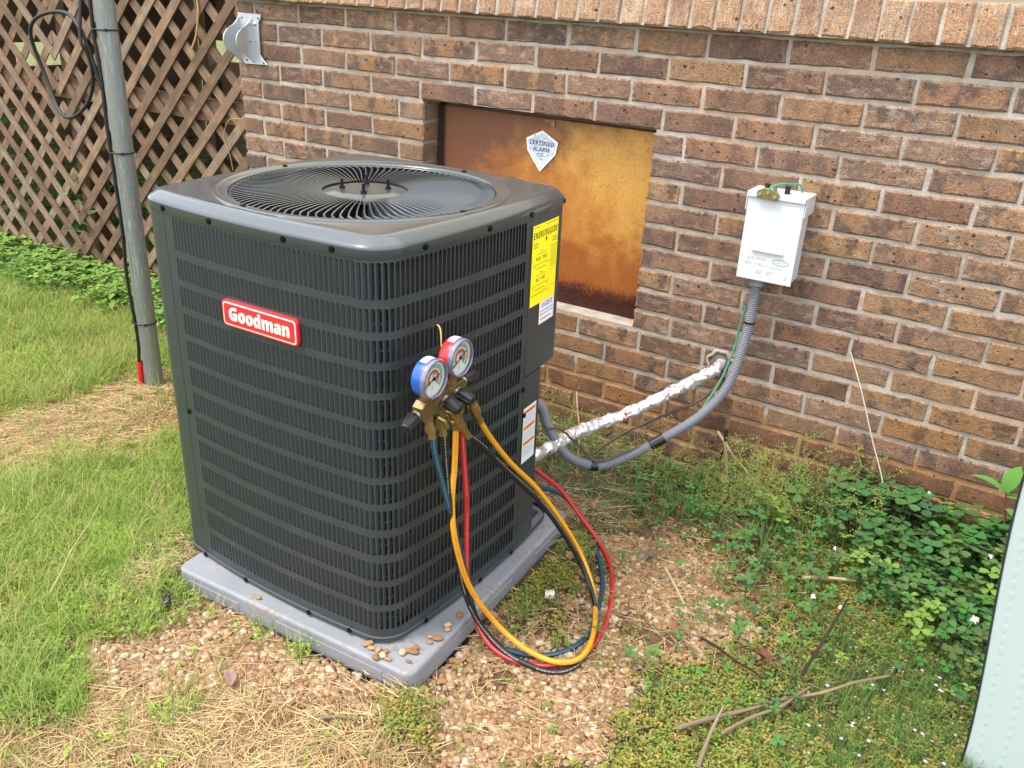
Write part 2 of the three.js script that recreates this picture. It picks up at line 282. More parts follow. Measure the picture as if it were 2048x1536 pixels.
// ------------------------------------------------------------------ rusty access door
{
  const d = thing('access_door', 'rusty orange steel crawl space door set in the brick wall', 'door', [0, 0, 0]);
  const w = OX1 - OX0 - 0.05, h = OY1 - OY0 - 0.012, x0 = OX0 + 0.045, y0 = OY0 + 0.002;
  // rust colours of the sheet, with lintel shade and a golden sheen painted in
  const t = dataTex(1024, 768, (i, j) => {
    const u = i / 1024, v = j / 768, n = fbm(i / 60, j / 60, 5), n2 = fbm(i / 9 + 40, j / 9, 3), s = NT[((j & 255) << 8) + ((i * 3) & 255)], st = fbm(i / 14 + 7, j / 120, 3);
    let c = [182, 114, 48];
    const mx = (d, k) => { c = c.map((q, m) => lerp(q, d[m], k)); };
    mx([208, 160, 82], sst(0.65, 1.15, u * 0.8 + v * 0.6 + (n - 0.5) * 0.35) * 0.9);                       // golden rust colour, sheen painted in towards the upper right
    mx([112, 72, 54], sst(0.62, 0.22, u * 0.62 + (1 - v) * 0.72 + (n - 0.5) * 0.3 + (n2 - 0.5) * 0.08) * 0.92); // brown rust tone, lintel shade painted in at the top left
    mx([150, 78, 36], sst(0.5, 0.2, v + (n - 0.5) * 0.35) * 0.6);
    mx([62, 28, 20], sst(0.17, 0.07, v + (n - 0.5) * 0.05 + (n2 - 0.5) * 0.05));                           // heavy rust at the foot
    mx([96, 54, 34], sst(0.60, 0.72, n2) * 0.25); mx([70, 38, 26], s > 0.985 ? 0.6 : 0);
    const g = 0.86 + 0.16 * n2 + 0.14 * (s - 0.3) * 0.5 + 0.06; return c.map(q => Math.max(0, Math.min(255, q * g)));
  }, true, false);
  const pg = new THREE.PlaneGeometry(w, h, 40, 30); const pp = pg.attributes.position; for (let i = 0; i < pp.count; i++) pp.setZ(i, 0.004 * (fbm(pp.getX(i) * 4 + 3, pp.getY(i) * 4 + 8, 2) - 0.5)); pg.computeVertexNormals();
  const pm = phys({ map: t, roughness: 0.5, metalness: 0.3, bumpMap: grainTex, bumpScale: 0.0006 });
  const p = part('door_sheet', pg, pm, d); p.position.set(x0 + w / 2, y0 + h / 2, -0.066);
  part('door_edge', merge([box(0.006, h, 0.022, x0 - 0.0035, y0 + h / 2, -0.078), box(0.006, h, 0.022, x0 + w + 0.0035, y0 + h / 2, -0.078), box(w, 0.006, 0.022, x0 + w / 2, y0 + h + 0.0035, -0.078)]), std(0x5a3a26, 0.7, 0.3), d);
  part('door_frame', merge([box(0.03, h, 0.02, x0 - 0.024, y0 + h / 2, -0.088), box(w + 0.1, h + 0.02, 0.004, x0 + w / 2 - 0.01, y0 + h / 2, -0.1)]), std(0x2e211a, 0.8, 0.2), d);
  part('latch', merge([box(0.03, 0.005, 0.004, 1.196, 0.996, -0.063), rbox(0.013, 0.02, 0.004, 0.0018, 1.213, 0.989, -0.0625)]), std(0xa07c66, 0.7, 0.3), d);
  // shield sticker
  const sh = new THREE.Shape(); const SP = [[0, 0.06], [0.058, 0.03], [0.052, -0.008], [0.0, -0.068], [-0.05, -0.008], [-0.058, 0.03]]; sh.moveTo(...SP[0]); SP.slice(1).forEach(q => sh.lineTo(...q));
  const sg = new THREE.ShapeGeometry(sh); { const a = sg.attributes.position, u = sg.attributes.uv; for (let i = 0; i < a.count; i++) u.setXY(i, (a.getX(i) + 0.06) / 0.12, (a.getY(i) + 0.07) / 0.132); }
  const stx = canvasTex(512, 560, (c, W, Hh) => {
    c.fillStyle = '#f1eee6'; c.fillRect(0, 0, W, Hh);
    const pt = SP.map(([x, y]) => [(x * 0.88 + 0.06) / 0.12 * W, Hh - (y * 0.88 + 0.07) / 0.132 * Hh]);
    c.beginPath(); pt.forEach((q, i) => i ? c.lineTo(...q) : c.moveTo(...q)); c.closePath(); c.fillStyle = '#bcc6d4'; c.fill();
    for (let k = 0; k < 260; k++) { c.fillStyle = rnd() < 0.65 ? 'rgba(238,238,236,0.7)' : 'rgba(120,130,150,0.45)'; c.beginPath(); c.ellipse(rr(60, 450), rr(40, 520), rr(3, 22), rr(2, 10), rr(0, 3), 0, 7); c.fill(); }
    c.fillStyle = '#23242a'; c.textAlign = 'center'; c.font = 'bold 78px sans-serif'; c.fillText('CERTIFIED', 256, 205, 400); c.fillText('ALARM', 256, 285, 320); c.font = 'bold 66px sans-serif'; c.fillText('CO.', 252, 355); strokes(c, 226, 388, 56, 8);
  });
  const sk = part('sticker', sg, std(0xffffff, 0.5, 0, { map: stx }), d, 'white shield sticker reading CERTIFIED ALARM CO.'); sk.position.set(1.176, 0.905, -0.0618); sk.rotation.z = -0.02;
}

// ------------------------------------------------------------------ lattice, porch behind it
{
  const lat = thing('lattice_fence', 'brown diagonal wood lattice screen beside the brick wall corner', 'fence', [0, 0, 0]);
  const xV = -1.33, per = 0.149, sw = 0.038, yb = -0.06, yt = 1.74, zf = -0.058;
  const wt = dataTex(512, 128, (i, j) => { const n = fbm(i / 90, j / 4, 4), m = fbm(i / 40 + 9, j / 20, 3), s = NT[((j & 255) << 8) + (i & 255)]; const v = 0.78 + 0.3 * (n - 0.5) + 0.34 * (m - 0.5) + 0.1 * (s - 0.5); return [156 * v, 132 * v, 109 * v]; });
  const mats = [0xffffff, 0xe8dccf, 0xfff2e6, 0xd6c8ba].map(c => std(c, 0.85, 0, { map: wt, bumpMap: wt, bumpScale: 0.0012 }));
  // slat clipped to the panel rectangle; direction s = +1 rises to the right
  function slat(x0, x1, yAt, xAt, s, z, name) {
    const hw = sw / Math.SQRT2; let a = x0, b = x1; const yl = (x) => yAt + s * (x - xAt);
    const lo = s > 0 ? xAt + (yb - yAt) : xAt + (yAt - yt), hi = s > 0 ? xAt + (yt - yAt) : xAt + (yAt - yb); a = Math.max(a, lo); b = Math.min(b, hi); if (b - a < 0.06) return;
    const sh = new THREE.Shape(); sh.moveTo(a, yl(a)); sh.lineTo(b, yl(b)); sh.lineTo(b, yl(b) + 2 * hw); sh.lineTo(a, yl(a) + 2 * hw); sh.closePath();
    const g = new THREE.ExtrudeGeometry(sh, { depth: 0.0065, bevelEnabled: false }); const P = g.attributes.position, U = g.attributes.uv, off = rnd();
    for (let i = 0; i < P.count; i++) { const x = P.getX(i), y = P.getY(i), t = (x + s * y) / Math.SQRT2, q = (y - s * x) / Math.SQRT2; U.setXY(i, t / 0.6 + off * 3, q / 0.16 + off); }
    const m = part(name, g, mats[Math.floor(rnd() * 4)], lat); m.position.z = z + rr(-0.0008, 0.0008);
  }
  for (let k = -16; k < 22; k++) {
    const y = 0.98 - 0.149 * 6 + per * k - 0.002;
    slat(-2.75, xV - 0.001, y, xV, -1, zf, 'slat'); slat(xV + 0.001, XL - 0.012, y, xV, 1, zf, 'slat');
    slat(-2.75, xV - 0.001, y + per * 0.5, xV, 1, zf - 0.0085, 'slat'); slat(xV + 0.001, XL - 0.012, y + per * 0.5, xV, -1, zf - 0.0085, 'slat');
  }
  const rail = std(0xffffff, 0.9, 0, { map: wt, color: 0xcdb9a6 });
  const uvb = (g) => { const P = g.attributes.position, U = g.attributes.uv; for (let i = 0; i < P.count; i++) U.setXY(i, P.getX(i) / 0.6, P.getY(i) / 0.16); return g; };
  for (const y of [0.865, 0.03, 1.7]) part('rail', uvb(rbox(2.64, 0.088, 0.036, 0.003, -1.43, y, -0.088)), rail, lat);
  part('post', uvb(rbox(0.085, 1.8, 0.085, 0.004, xV, 0.84, -0.151)), rail, lat); part('post', uvb(rbox(0.085, 1.8, 0.085, 0.004, -2.68, 0.84, -0.151)), rail, lat);
  // porch: deck, joists, far skirting with gaps
  const po = thing('porch_deck', 'dark timber porch underside behind the brown lattice', 'porch', [0, 0, 0]);
  const dm = std(0x86705a, 0.9), dm2 = dm;
  part('deck_floor', box(3.2, 0.05, 2.5, -1.7, 1.78, -1.32), dm, po);
  for (let i = 0; i < 6; i++) part('joist', box(3.1, 0.16, 0.04, -1.7, 1.67, -0.4 - i * 0.42), dm2, po);
  for (const x of [-3.2, -2.2, -1.1]) part('post', box(0.09, 1.75, 0.09, x, 0.8, -2.5), dm2, po);
  // skirting boards on the far and left sides; a few are missing and show the lawn behind
  for (let k = 0; k < 11; k++) {
    const y = 0.07 + k * 0.152, gap = k === 5;
    for (const [a, b] of gap ? [[-3.3, -3.22], [-2.86, -0.1]] : [[-3.3, -0.1]]) part('skirt_board', box(b - a, 0.158, 0.02, (a + b) / 2, y, -2.56 - (k % 2) * 0.022), dm2, po);
    for (const [a, b] of gap ? [[-2.54, -1.38], [-1.06, -0.16]] : [[-2.54, -0.16]]) part('skirt_board', box(0.02, 0.158, b - a, -3.34 - (k % 2) * 0.022, y, (a + b) / 2), dm2, po);
  }
  part('house_side', box(0.05, 1.8, 2.5, -0.075, 0.86, -1.36), dm2, po);
}
console.log('lattice');

// ------------------------------------------------------------------ pole and cable
{
  const px = 0.05, pz = 0.63, r = 0.0302;
  const galv = dataTex(512, 1024, (i, j) => {
    const a = fbm(i / 60, j / 300, 4), b = fbm(i / 9 + 30, j / 16, 3), s = NT[((j & 255) << 8) + (i & 255)], st = sst(0.52, 0.62, fbm(i / 40 + 70, j / 420, 3));
    let c = [132, 137, 138]; c = c.map((v, k) => lerp(v, [142, 145, 124][k], st * 0.6)); c = c.map((v, k) => lerp(v, [104, 110, 120][k], sst(0.55, 0.68, a) * 0.6)); c = c.map((v, k) => lerp(v, [176, 186, 188][k], sst(0.64, 0.74, b) * 0.5));
    return c.map(v => Math.max(0, Math.min(255, v * (0.86 + 0.22 * s))));
  });
  const p = thing('metal_pole', 'weathered galvanized steel pole standing in the lawn before the lattice', 'pole', [px, -0.02, pz]);
  const g = cyl(r, r, 2.6, 40, 0, 1.24, 0); part('pipe', g, phys({ map: galv, roughness: 0.5, metalness: 0.55, bumpMap: grainTex, bumpScale: 0.0006 }), p);
  const c = thing('black_cable', 'black coax cable strapped down the galvanized pole with a hanging loop', 'cable', [0, 0, 0]);
  const bm = std(0x121212, 0.55);
  // runs down the side of the pole that faces away from the house corner
  const ox = -0.024, oz = 0.026, x = px + ox, z = pz + oz;
  part('cable', tube([[x + 0.002, 2.2, z], [x, 1.6, z], [x - 0.004, 1.27, z], [x - 0.008, 1.18, z], [x, 1.05, z], [x - 0.006, 0.9, z], [x - 0.002, 0.6, z], [x - 0.012, 0.42, z], [x, 0.21, z], [x - 0.006, 0.1, z + 0.004], [x - 0.004, -0.03, z + 0.006]], 0.0058, 200, 8), bm, c);
  const lp = []; // loop of slack beside the pole
  const LC = [-0.14, 1.1, 0.66];
  for (let i = 0; i <= 22; i++) { const a = Math.PI * 0.12 + i / 22 * Math.PI * 2.0; lp.push([LC[0] + Math.cos(a) * 0.142, LC[1] + Math.sin(a) * 0.155 + 0.02 * Math.cos(a * 2), LC[2] + 0.012 * Math.sin(a * 3) + i * 0.0006]); }
  part('cable_loop', tube([[x - 0.002, 1.02, z], ...lp, [x - 0.07, 1.33, z - 0.01], [x - 0.3, 1.44, z - 0.06]], 0.0058, 220, 8), bm, c);
  part('red_sleeve', tube([[x - 0.004, 0.118, z + 0.002], [x - 0.006, 0.06, z + 0.004], [x - 0.004, -0.03, z + 0.006]], 0.0095, 20, 10), std(0xc21f26, 0.45), c);
  for (const y of [1.196, 0.835, 0.262]) { const rp = []; for (let i = 0; i < 24; i++) { const a = i / 24 * Math.PI * 2; const bump = Math.max(0, Math.cos(a - 2.32)) ** 6 * 0.012; rp.push([px + Math.cos(a) * (r + 0.002 + bump), y, pz + Math.sin(a) * (r + 0.002 + bump)]); } part('zip_tie', merge([tube(rp, 0.0026, 60, 6, true), rbox(0.008, 0.008, 0.008, 0.001, px + 0.025, y, pz + 0.024)]), bm, c); }
}

// ------------------------------------------------------------------ wall bracket
{
  const b = thing('wall_bracket', 'galvanized steel dish mount bracket screwed to the brick wall corner', 'bracket', [-0.02, 1.155, 0]);
  const m = phys({ color: 0xc3c7ca, roughness: 0.38, metalness: 0.75, bumpMap: sheetTex, bumpScale: 0.0006 });
  const dk = std(0x55575a, 0.5, 0.6);
  const base = new THREE.Shape(); base.moveTo(-0.05, 0.085); base.lineTo(0.062, 0.085); base.quadraticCurveTo(0.066, 0.07, 0.05, 0.06); base.lineTo(0.048, -0.05); base.quadraticCurveTo(0.06, -0.066, 0.082, -0.082); base.lineTo(-0.03, -0.085); base.lineTo(-0.05, -0.06); base.closePath();
  part('base_plate', new THREE.ExtrudeGeometry(base, { depth: 0.004, bevelEnabled: true, bevelSize: 0.001, bevelThickness: 0.001, bevelSegments: 1 }), m, b).position.z = 0.006;
  const ear = new THREE.Shape(); ear.moveTo(0, 0.08); ear.quadraticCurveTo(0.02, 0.045, 0.05, 0.038); ear.absarc(0.03, -0.005, 0.044, 1.3, -1.3, true); ear.quadraticCurveTo(0.03, -0.06, 0, -0.082); ear.closePath();
  for (const [x, n] of [[-0.045, 0], [0.02, 1]]) {
    const e = part('ear_plate', new THREE.ExtrudeGeometry(ear, { depth: 0.003, bevelEnabled: true, bevelSize: 0.0008, bevelThickness: 0.0008, bevelSegments: 1, curveSegments: 16 }), m, b); e.position.set(x, 0, 0.008); e.rotation.y = -Math.PI / 2 - 0.12;
    part('bolt_hole_disc', new THREE.CylinderGeometry(0.0038, 0.0038, 0.0052, 12), dk, b).position.set(x + 0.02, -0.005, 0.043);  // solid dark disc, the shade of the hole put into its colour
  }
  for (const [x, y] of [[-0.03, 0.07], [0.052, 0.072], [-0.018, -0.072], [0.066, -0.077], [0.006, -0.06]]) { const h = part('screw_hole_disc', new THREE.CylinderGeometry(0.004, 0.004, 0.003, 12), dk, b); h.rotation.x = Math.PI / 2; h.position.set(x, y, 0.0105); }  // dark discs for the screw holes, their shade given by colour
  for (const [x, y] of [[0.0, 0.05], [0.034, 0.053]]) { const h = part('bolt_head', new THREE.SphereGeometry(0.0075, 14, 8, 0, 7, 0, Math.PI / 2), m, b); h.rotation.x = Math.PI / 2; h.position.set(x, y, 0.0105); }
}

// ------------------------------------------------------------------ equipment pad
{
  const p = thing('equipment_pad', 'grey plastic equipment pad under the air conditioner', 'pad', [1.347, 0.0025, 0.932]);
  const padT = dataTex(1024, 1024, (i, j) => { const n = fbm(i / 70, j / 70, 4), q = fbm(i / 9 + 3, j / 9, 3), s2 = NT[((j & 255) << 8) + (i & 255)]; let c = [130, 132, 138].map(v => v + 18 * (n - 0.5)); const st = sst(0.60, 0.74, q * 0.65 + n * 0.35), d = s2 > 0.988 ? 0.5 : 0; c = c.map((v, k) => lerp(v, [128, 104, 78][k], Math.max(st * 0.6, d))); return c; });
  const m = std(0xffffff, 0.6, 0, { map: padT, bumpMap: grainTex, bumpScale: 0.0005 });
  const sh = new THREE.Shape(), sx = 0.336, s = 0.366, r = 0.022; sh.moveTo(-sx + r, -s); sh.lineTo(sx - r, -s); sh.quadraticCurveTo(sx, -s, sx, -s + r); sh.lineTo(sx, s - r); sh.quadraticCurveTo(sx, s, sx - r, s); sh.lineTo(-sx + r, s); sh.quadraticCurveTo(-sx, s, -sx, s - r); sh.lineTo(-sx, -s + r); sh.quadraticCurveTo(-sx, -s, -sx + r, -s);
  const g = new THREE.ExtrudeGeometry(sh, { depth: 0.045, bevelEnabled: true, bevelSize: 0.008, bevelThickness: 0.008, bevelSegments: 4 }); g.rotateX(-Math.PI / 2); g.translate(0, 0.008, 0);
  part('slab', g, m, p);
  // shallow raised ribs on the rims
  for (const [x, z, w, d] of [[-0.22, 0.3735, 0.16, 0.004], [0.12, 0.3735, 0.3, 0.004], [0.3435, 0.1, 0.004, 0.3], [0.3435, -0.25, 0.004, 0.16]]) part('rim_rib', rbox(w, 0.03, d, 0.0015, x, 0.026, z), m, p);
  p.rotation.y = 0.04;
}

// ------------------------------------------------------------------ air conditioner
const AC = thing('air_conditioner', 'dark grey louvered outdoor air conditioner with round fan grille on a grey pad', 'air conditioner', [1.294, 0.0655, 0.912]);
AC.rotation.order = 'YXZ'; AC.rotation.y = -0.0313; AC.rotation.z = 0.0098;
{
  const B = 0.0145, HW = 0.355, BOW = 0.071, W0 = HW / (1 + BOW);
  const dustT = dataTex(1024, 1024, (i, j) => { const n = fbm(i / 90, j / 90, 4), q = fbm(i / 6 + 9, j / 6, 2), s2 = NT[((j & 255) << 8) + ((i * 3 + (j >> 8) * 31) & 255)]; const v = 232 + 34 * (n - 0.5) + 16 * (q - 0.5), d = s2 > 0.9965 && q > 0.5 ? 22 : 0; return [Math.min(255, v + d), Math.min(255, v + d * 0.95), Math.min(255, v - 2 + d * 0.8)]; });
  const paint = phys({ map: dustT, color: 0x343b3e, roughness: 0.42, metalness: 0.0, clearcoat: 0.25, clearcoatRoughness: 0.3, bumpMap: sheetTex, bumpScale: 0.00025 });
  const capMat = phys({ color: 0x343b3e, roughness: 0.34, metalness: 0.0, clearcoat: 0.9, clearcoatRoughness: 0.1 });
  const finMat = phys({ color: 0x343b3e, roughness: 0.45, clearcoat: 0.15, clearcoatRoughness: 0.35 });
  const black = std(0x0b0b0c, 0.6), screwMat = std(0x17171a, 0.35, 0.6);
  function outline(off) {
    const w = W0 + off, r = Math.max(0.012, 0.05 + off), raw = [], N = 12;
    for (const [sx, sz, a0] of [[1, 1, 90], [1, -1, 0], [-1, -1, -90], [-1, 1, -180]]) for (let k = 0; k <= N; k++) { const a = (a0 - k * 90 / N) * Math.PI / 180; raw.push([sx * (w - r) + r * Math.cos(a), sz * (w - r) + r * Math.sin(a)]); }
    const o = [];
    for (let i = 0; i < raw.length; i++) { const a = raw[i], b = raw[(i + 1) % raw.length], n = Math.max(1, Math.round(Math.hypot(b[0] - a[0], b[1] - a[1]) / 0.006)); for (let k = 0; k < n; k++) o.push([a[0] + (b[0] - a[0]) * k / n, a[1] + (b[1] - a[1]) * k / n]); }
    return o.map(([x, z]) => [x * (1 + BOW * (1 - (z / w) ** 2)), z * (1 + BOW * (1 - (x / w) ** 2))]);
  }
  // path by arc length, running clockwise: front face towards +x, corner, right face towards -z, back, left
  const O = outline(0), cum = [0]; for (let i = 1; i <= O.length; i++) { const a = O[i - 1], b = O[i % O.length]; cum.push(cum[i - 1] + Math.hypot(b[0] - a[0], b[1] - a[1])); }
  const PER = cum[O.length];
  const S = (x, z) => { let b = 0, m = 9; O.forEach((p, i) => { const d = Math.hypot(p[0] - x, p[1] - z); if (d < m) { m = d; b = i; } }); return cum[b]; };
  function at(s) { s = ((s % PER) + PER) % PER; let lo = 0, hi = O.length; while (hi - lo > 1) { const m = (lo + hi) >> 1; if (cum[m] <= s) lo = m; else hi = m; } const a = O[lo], b = O[(lo + 1) % O.length], t = (s - cum[lo]) / (cum[lo + 1] - cum[lo]), L2 = cum[lo + 1] - cum[lo]; const tx = (b[0] - a[0]) / L2, tz = (b[1] - a[1]) / L2; return { x: a[0] + (b[0] - a[0]) * t, z: a[1] + (b[1] - a[1]) * t, tx, tz, nx: -tz, nz: tx }; }
  { const q = at(S(0, 0.355)); if (q.nz < 0) { /* keep outward */ } }
  const sgn = (() => { const q = at(S(0.0, 0.355)); return q.nz > 0 ? 1 : -1; })();
  const P3 = (s, y, off = 0) => { const q = at(s); return [q.x + sgn * q.nx * off, y + B, q.z + sgn * q.nz * off]; };
  let sL = S(-0.247, 0.342), sR = S(0.351, -0.136); if (sR < sL) sR += PER;
  // strip of sheet between arc lengths and heights
  function strip(s0, s1, y0, y1, off = 0, ds = 0.006, prof) {
    const n = Math.max(1, Math.ceil((s1 - s0) / ds)), P = [], U = [];
    const ys = prof || [[y0, off], [y1, off]];
    for (let i = 0; i < n; i++) { const a = s0 + (s1 - s0) * i / n, b = s0 + (s1 - s0) * (i + 1) / n; for (let k = 0; k < ys.length - 1; k++) { const [ya, oa] = ys[k], [yb, ob] = ys[k + 1]; const p = P3(a, ya, oa), q = P3(b, ya, oa), r = P3(b, yb, ob), t = P3(a, yb, ob); P.push(...p, ...q, ...r, ...p, ...r, ...t); const u0 = (a - s0) / (s1 - s0), u1 = (b - s0) / (s1 - s0), v0 = (ya - y0) / (y1 - y0), v1 = (yb - y0) / (y1 - y0); U.push(u0, v0, u1, v0, u1, v1, u0, v0, u1, v1, u0, v1); } }
    return geoFrom(P, U);
  }
  const uvm = (g, k = 1) => { const p = g.attributes.position, u = g.attributes.uv; for (let i = 0; i < p.count; i++) u.setXY(i, (p.getX(i) + p.getZ(i)) * k, p.getY(i) * k); return g; };
  const rows = [[0.7583, 0.8297], [0.6958, 0.7441], [0.6357, 0.6834], [0.5733, 0.6225], [0.5127, 0.5625], [0.4518, 0.5009], [0.3902, 0.4385], [0.3293, 0.3782], [0.2684, 0.3168], [0.2073, 0.2534], [0.1435, 0.1913], [0.0809, 0.1315], [0.0183, 0.068]];
  const pitch = 0.01215, slotW = 0.0089, s0 = S(-0.217, 0.345), s1 = sR - 0.0135, nS = Math.floor((s1 - s0) / pitch), sE = s0 + nS * pitch;
  // pierced sheet: one cell per slot with rounded ends, its hole edge turned inward
  const sheet = []; const yT = 0.836;
  { let yy = yT; for (const [a, b] of rows) { sheet.push(strip(sL + 0.0012, sR - 0.0012, b, yy)); yy = a; } sheet.push(strip(sL + 0.0012, sR - 0.0012, 0.0, yy)); }
  for (const [a, b] of rows) {
    sheet.push(strip(sL + 0.0012, s0, a, b), strip(sE, sR - 0.0012, a, b));
    const h = b - a, w = slotW, r = 0.0038, sh = new THREE.Shape(); sh.moveTo(0, 0); sh.lineTo(pitch, 0); sh.lineTo(pitch, h); sh.lineTo(0, h); sh.closePath();
    const x0 = (pitch - w) / 2, x1 = x0 + w, y0 = 0.0012, y1 = h - 0.0012, hole = new THREE.Path(); hole.moveTo(x0 + r, y0); hole.lineTo(x1 - r, y0); hole.absarc(x1 - r, y0 + r, r, -Math.PI / 2, 0); hole.lineTo(x1, y1 - r); hole.absarc(x1 - r, y1 - r, r, 0, Math.PI / 2); hole.lineTo(x0 + r, y1); hole.absarc(x0 + r, y1 - r, r, Math.PI / 2, Math.PI); hole.lineTo(x0, y0 + r); hole.absarc(x0 + r, y0 + r, r, Math.PI, Math.PI * 1.5); sh.holes.push(hole);
    const g = new THREE.ShapeGeometry(sh, 3).toNonIndexed(), gp = g.attributes.position, hp = hole.getPoints(3), P = [];
    for (let i = 0; i < nS; i++) {
      const so = s0 + i * pitch;
      for (let k = 0; k < gp.count; k++) P.push(...P3(so + gp.getX(k), a + gp.getY(k)));
      for (let k = 0; k < hp.length - 1; k++) { const p = hp[k], q = hp[k + 1], A = P3(so + p.x, a + p.y), Bq = P3(so + q.x, a + q.y), C = P3(so + q.x, a + q.y, -0.0016), D = P3(so + p.x, a + p.y, -0.0016); P.push(...A, ...Bq, ...C, ...A, ...C, ...D); }
    }
    sheet.push(geoFrom(P));
  }
  part('louver_panel', uvm(merge(sheet), 2), paint, AC);
  // louver fins behind the slots
  const finG = rows.map(([a, b]) => { const h = b - a - 0.001; const g = new THREE.BoxGeometry(0.0094, h, 0.0007); g.translate(0.0047, 0, 0); return g; });
  const restF = []; let nearF = 0;
  const sC = S(0.3, 0.3) + PER;
  rows.forEach(([a, b], ri) => {
    for (let i = 0; i < nS; i++) {
      const s = s0 + i * pitch + (pitch - slotW) / 2 - 0.0003, q = at(s), p = P3(s, (a + b) / 2, -0.0012);
      const nx = sgn * q.nx, nz = sgn * q.nz, al = 0.86; let dx = Math.cos(al) * q.tx - Math.sin(al) * nx, dz = Math.cos(al) * q.tz - Math.sin(al) * nz; const ang = Math.atan2(-dz, dx);
      const own = Math.abs(s - sC) < pitch * (ri === 0 ? 24 : 10.2);
      if (own) { const m = part('louver_fin', finG[ri], finMat, AC); m.position.set(...p); m.rotation.y = ang; nearF++; } else { const g = finG[ri].clone(); g.rotateY(ang); g.translate(...p); restF.push(g); }
    }
  });
  part('louver_fin_remainder', merge(restF), finMat, AC).userData.kind = 'stuff';
  console.log('fins', nearF, restF.length, 'slots per row', nS);
  // cabinet shell round the back, service panel at the rear right corner, valve pocket below it
  const sBk = S(0.2, -0.35) < sR ? S(0.2, -0.35) + PER : S(0.2, -0.35), sCut = sR + 0.082, end = sL + PER, CBY = 0.46;
  const sSvc = S(0.1, -0.354) < sR ? S(0.1, -0.354) + PER : S(0.1, -0.354);
  part('service_panel', uvm(merge([strip(sR, sSvc, CBY, yT), strip(sR, sSvc, CBY, CBY + 0.01, 0, 0.01, [[CBY, -0.03], [CBY, 0.0]])]), 2), paint, AC);
  part('corner_panel', uvm(merge([strip(sR, sCut, 0, CBY - 0.002), (() => { const p = P3(sCut, 0), q = [p[0] - 0.09, 0, p[2] + 0.02]; const a = P3(sCut, CBY - 0.002); return geoFrom([...p, q[0], p[1], q[2], q[0], a[1], q[2], ...p, q[0], a[1], q[2], ...a], new Array(12).fill(0)); })()]), 2), paint, AC);
  part('pocket_wall', uvm(merge([box(0.004, CBY, 0.22, 0.245, CBY / 2 + B, -0.245), box(0.06, 0.004, 0.1, 0.275, CBY + B + 0.004, -0.27)]), 2), paint, AC);
  part('cabinet_shell', uvm(merge([strip(sSvc + 0.001, end, CBY, yT), strip(sBk, end, 0, CBY)]), 2), paint, AC);
  part('seam_backing', merge([strip(sL - 0.004, sL + 0.005, 0.0, yT, -0.003), strip(sR - 0.005, sR + 0.005, 0.0, yT, -0.003)]), paint, AC);
  // valves in the pocket
  for (const [y, r] of [[0.1, 0.011], [0.19, 0.014]]) part('service_valve', merge([rod([0.25, y + B, -0.29], [0.288, y + B, -0.295], r, r, 14), rod([0.285, y + B - 0.03, -0.295], [0.285, y + B + 0.035, -0.295], r * 0.8, r * 0.8, 12), rod([0.285, y + B, -0.295], [0.29, y + B, -0.26], 0.007, 0.007, 10)]), std(0xa87b3c, 0.35, 0.9), AC);
  // base rail
  part('base_rail', uvm(merge([strip(0, PER, -0.0145, 0.0, 0, 0.008, [[-0.0145, 0.001], [-0.008, 0.003], [-0.003, 0.003], [0.0, 0.0005]])]), 2), paint, AC);
  // coil behind the louvers
  const coil = []; for (let s = sL - 0.02; s < sR + 0.06; s += 0.0036) { const a = P3(s, 0.004, -0.026), b = P3(s, 0.004, -0.052), c = P3(s, yT - 0.01, -0.052), d = P3(s, yT - 0.01, -0.026); coil.push(...a, ...b, ...c, ...a, ...c, ...d); }
  part('coil', geoFrom(coil), std(0x8c8d8a, 0.5, 0.5), AC);
  // copper return tubes that glint at the coil's corner
  const tb = []; for (let k = 0; k < 30; k++) tb.push(tube([-0.03, -0.015, 0, 0.015, 0.03].map(d => P3(sC + d, 0.03 + k * 0.027, -0.024)), 0.0014, 10, 6)); part('coil_tubes', merge(tb), std(0x9a9186, 0.4, 0.7), AC);
  part('compressor', merge([cyl(0.11, 0.11, 0.36, 32, 0, 0.2, 0), new THREE.SphereGeometry(0.11, 32, 12, 0, 7, 0, Math.PI / 2).scale(1, 0.5, 1).translate(0, 0.38, 0)]), std(0x26282a, 0.5), AC);
  part('base_pan', box(0.62, 0.004, 0.62, 0, 0.006, 0), paint, AC);

  // top cap: skirt, rolled shoulder, deck, raised ring round the fan
  const RF = 0.2888, NA = 240;
  const polar = (off) => { const o = outline(off), r = []; for (let i = 0; i < NA; i++) { const a = i / NA * Math.PI * 2, dx = Math.cos(a), dz = Math.sin(a); let best = 0; for (let k = 0; k < o.length; k++) { const p = o[k], q = o[(k + 1) % o.length], ex = q[0] - p[0], ez = q[1] - p[1], den = dx * ez - dz * ex; if (Math.abs(den) < 1e-9) continue; const t = (p[0] * ez - p[1] * ex) / den, u = (p[0] * dz - p[1] * dx) / den; if (t > 0 && u >= -1e-6 && u <= 1 + 1e-6) best = Math.max(best, t); } r.push(best); } return r; };
  const rings = [[polar(-0.002), 0.835], [polar(0.0022), 0.835], [polar(0.0026), 0.8505], [polar(0.0018), 0.8545], [polar(-0.002), 0.8585], [polar(-0.014), 0.8665], [polar(-0.02), 0.8695], [polar(-0.028), 0.8705], [polar(-0.031), 0.8700], [polar(-0.036), 0.8698]];
  const circ = (r) => new Array(NA).fill(r);
  for (const [r, y] of [[0.3235, 0.8690], [0.3215, 0.8715], [0.3175, 0.8725], [0.3125, 0.8722], [0.3085, 0.8705], [0.2955, 0.8700], [0.2905, 0.8685], [RF, 0.8655], [RF - 0.001, 0.858], [RF - 0.001, 0.80]]) rings.push([circ(r), y]);
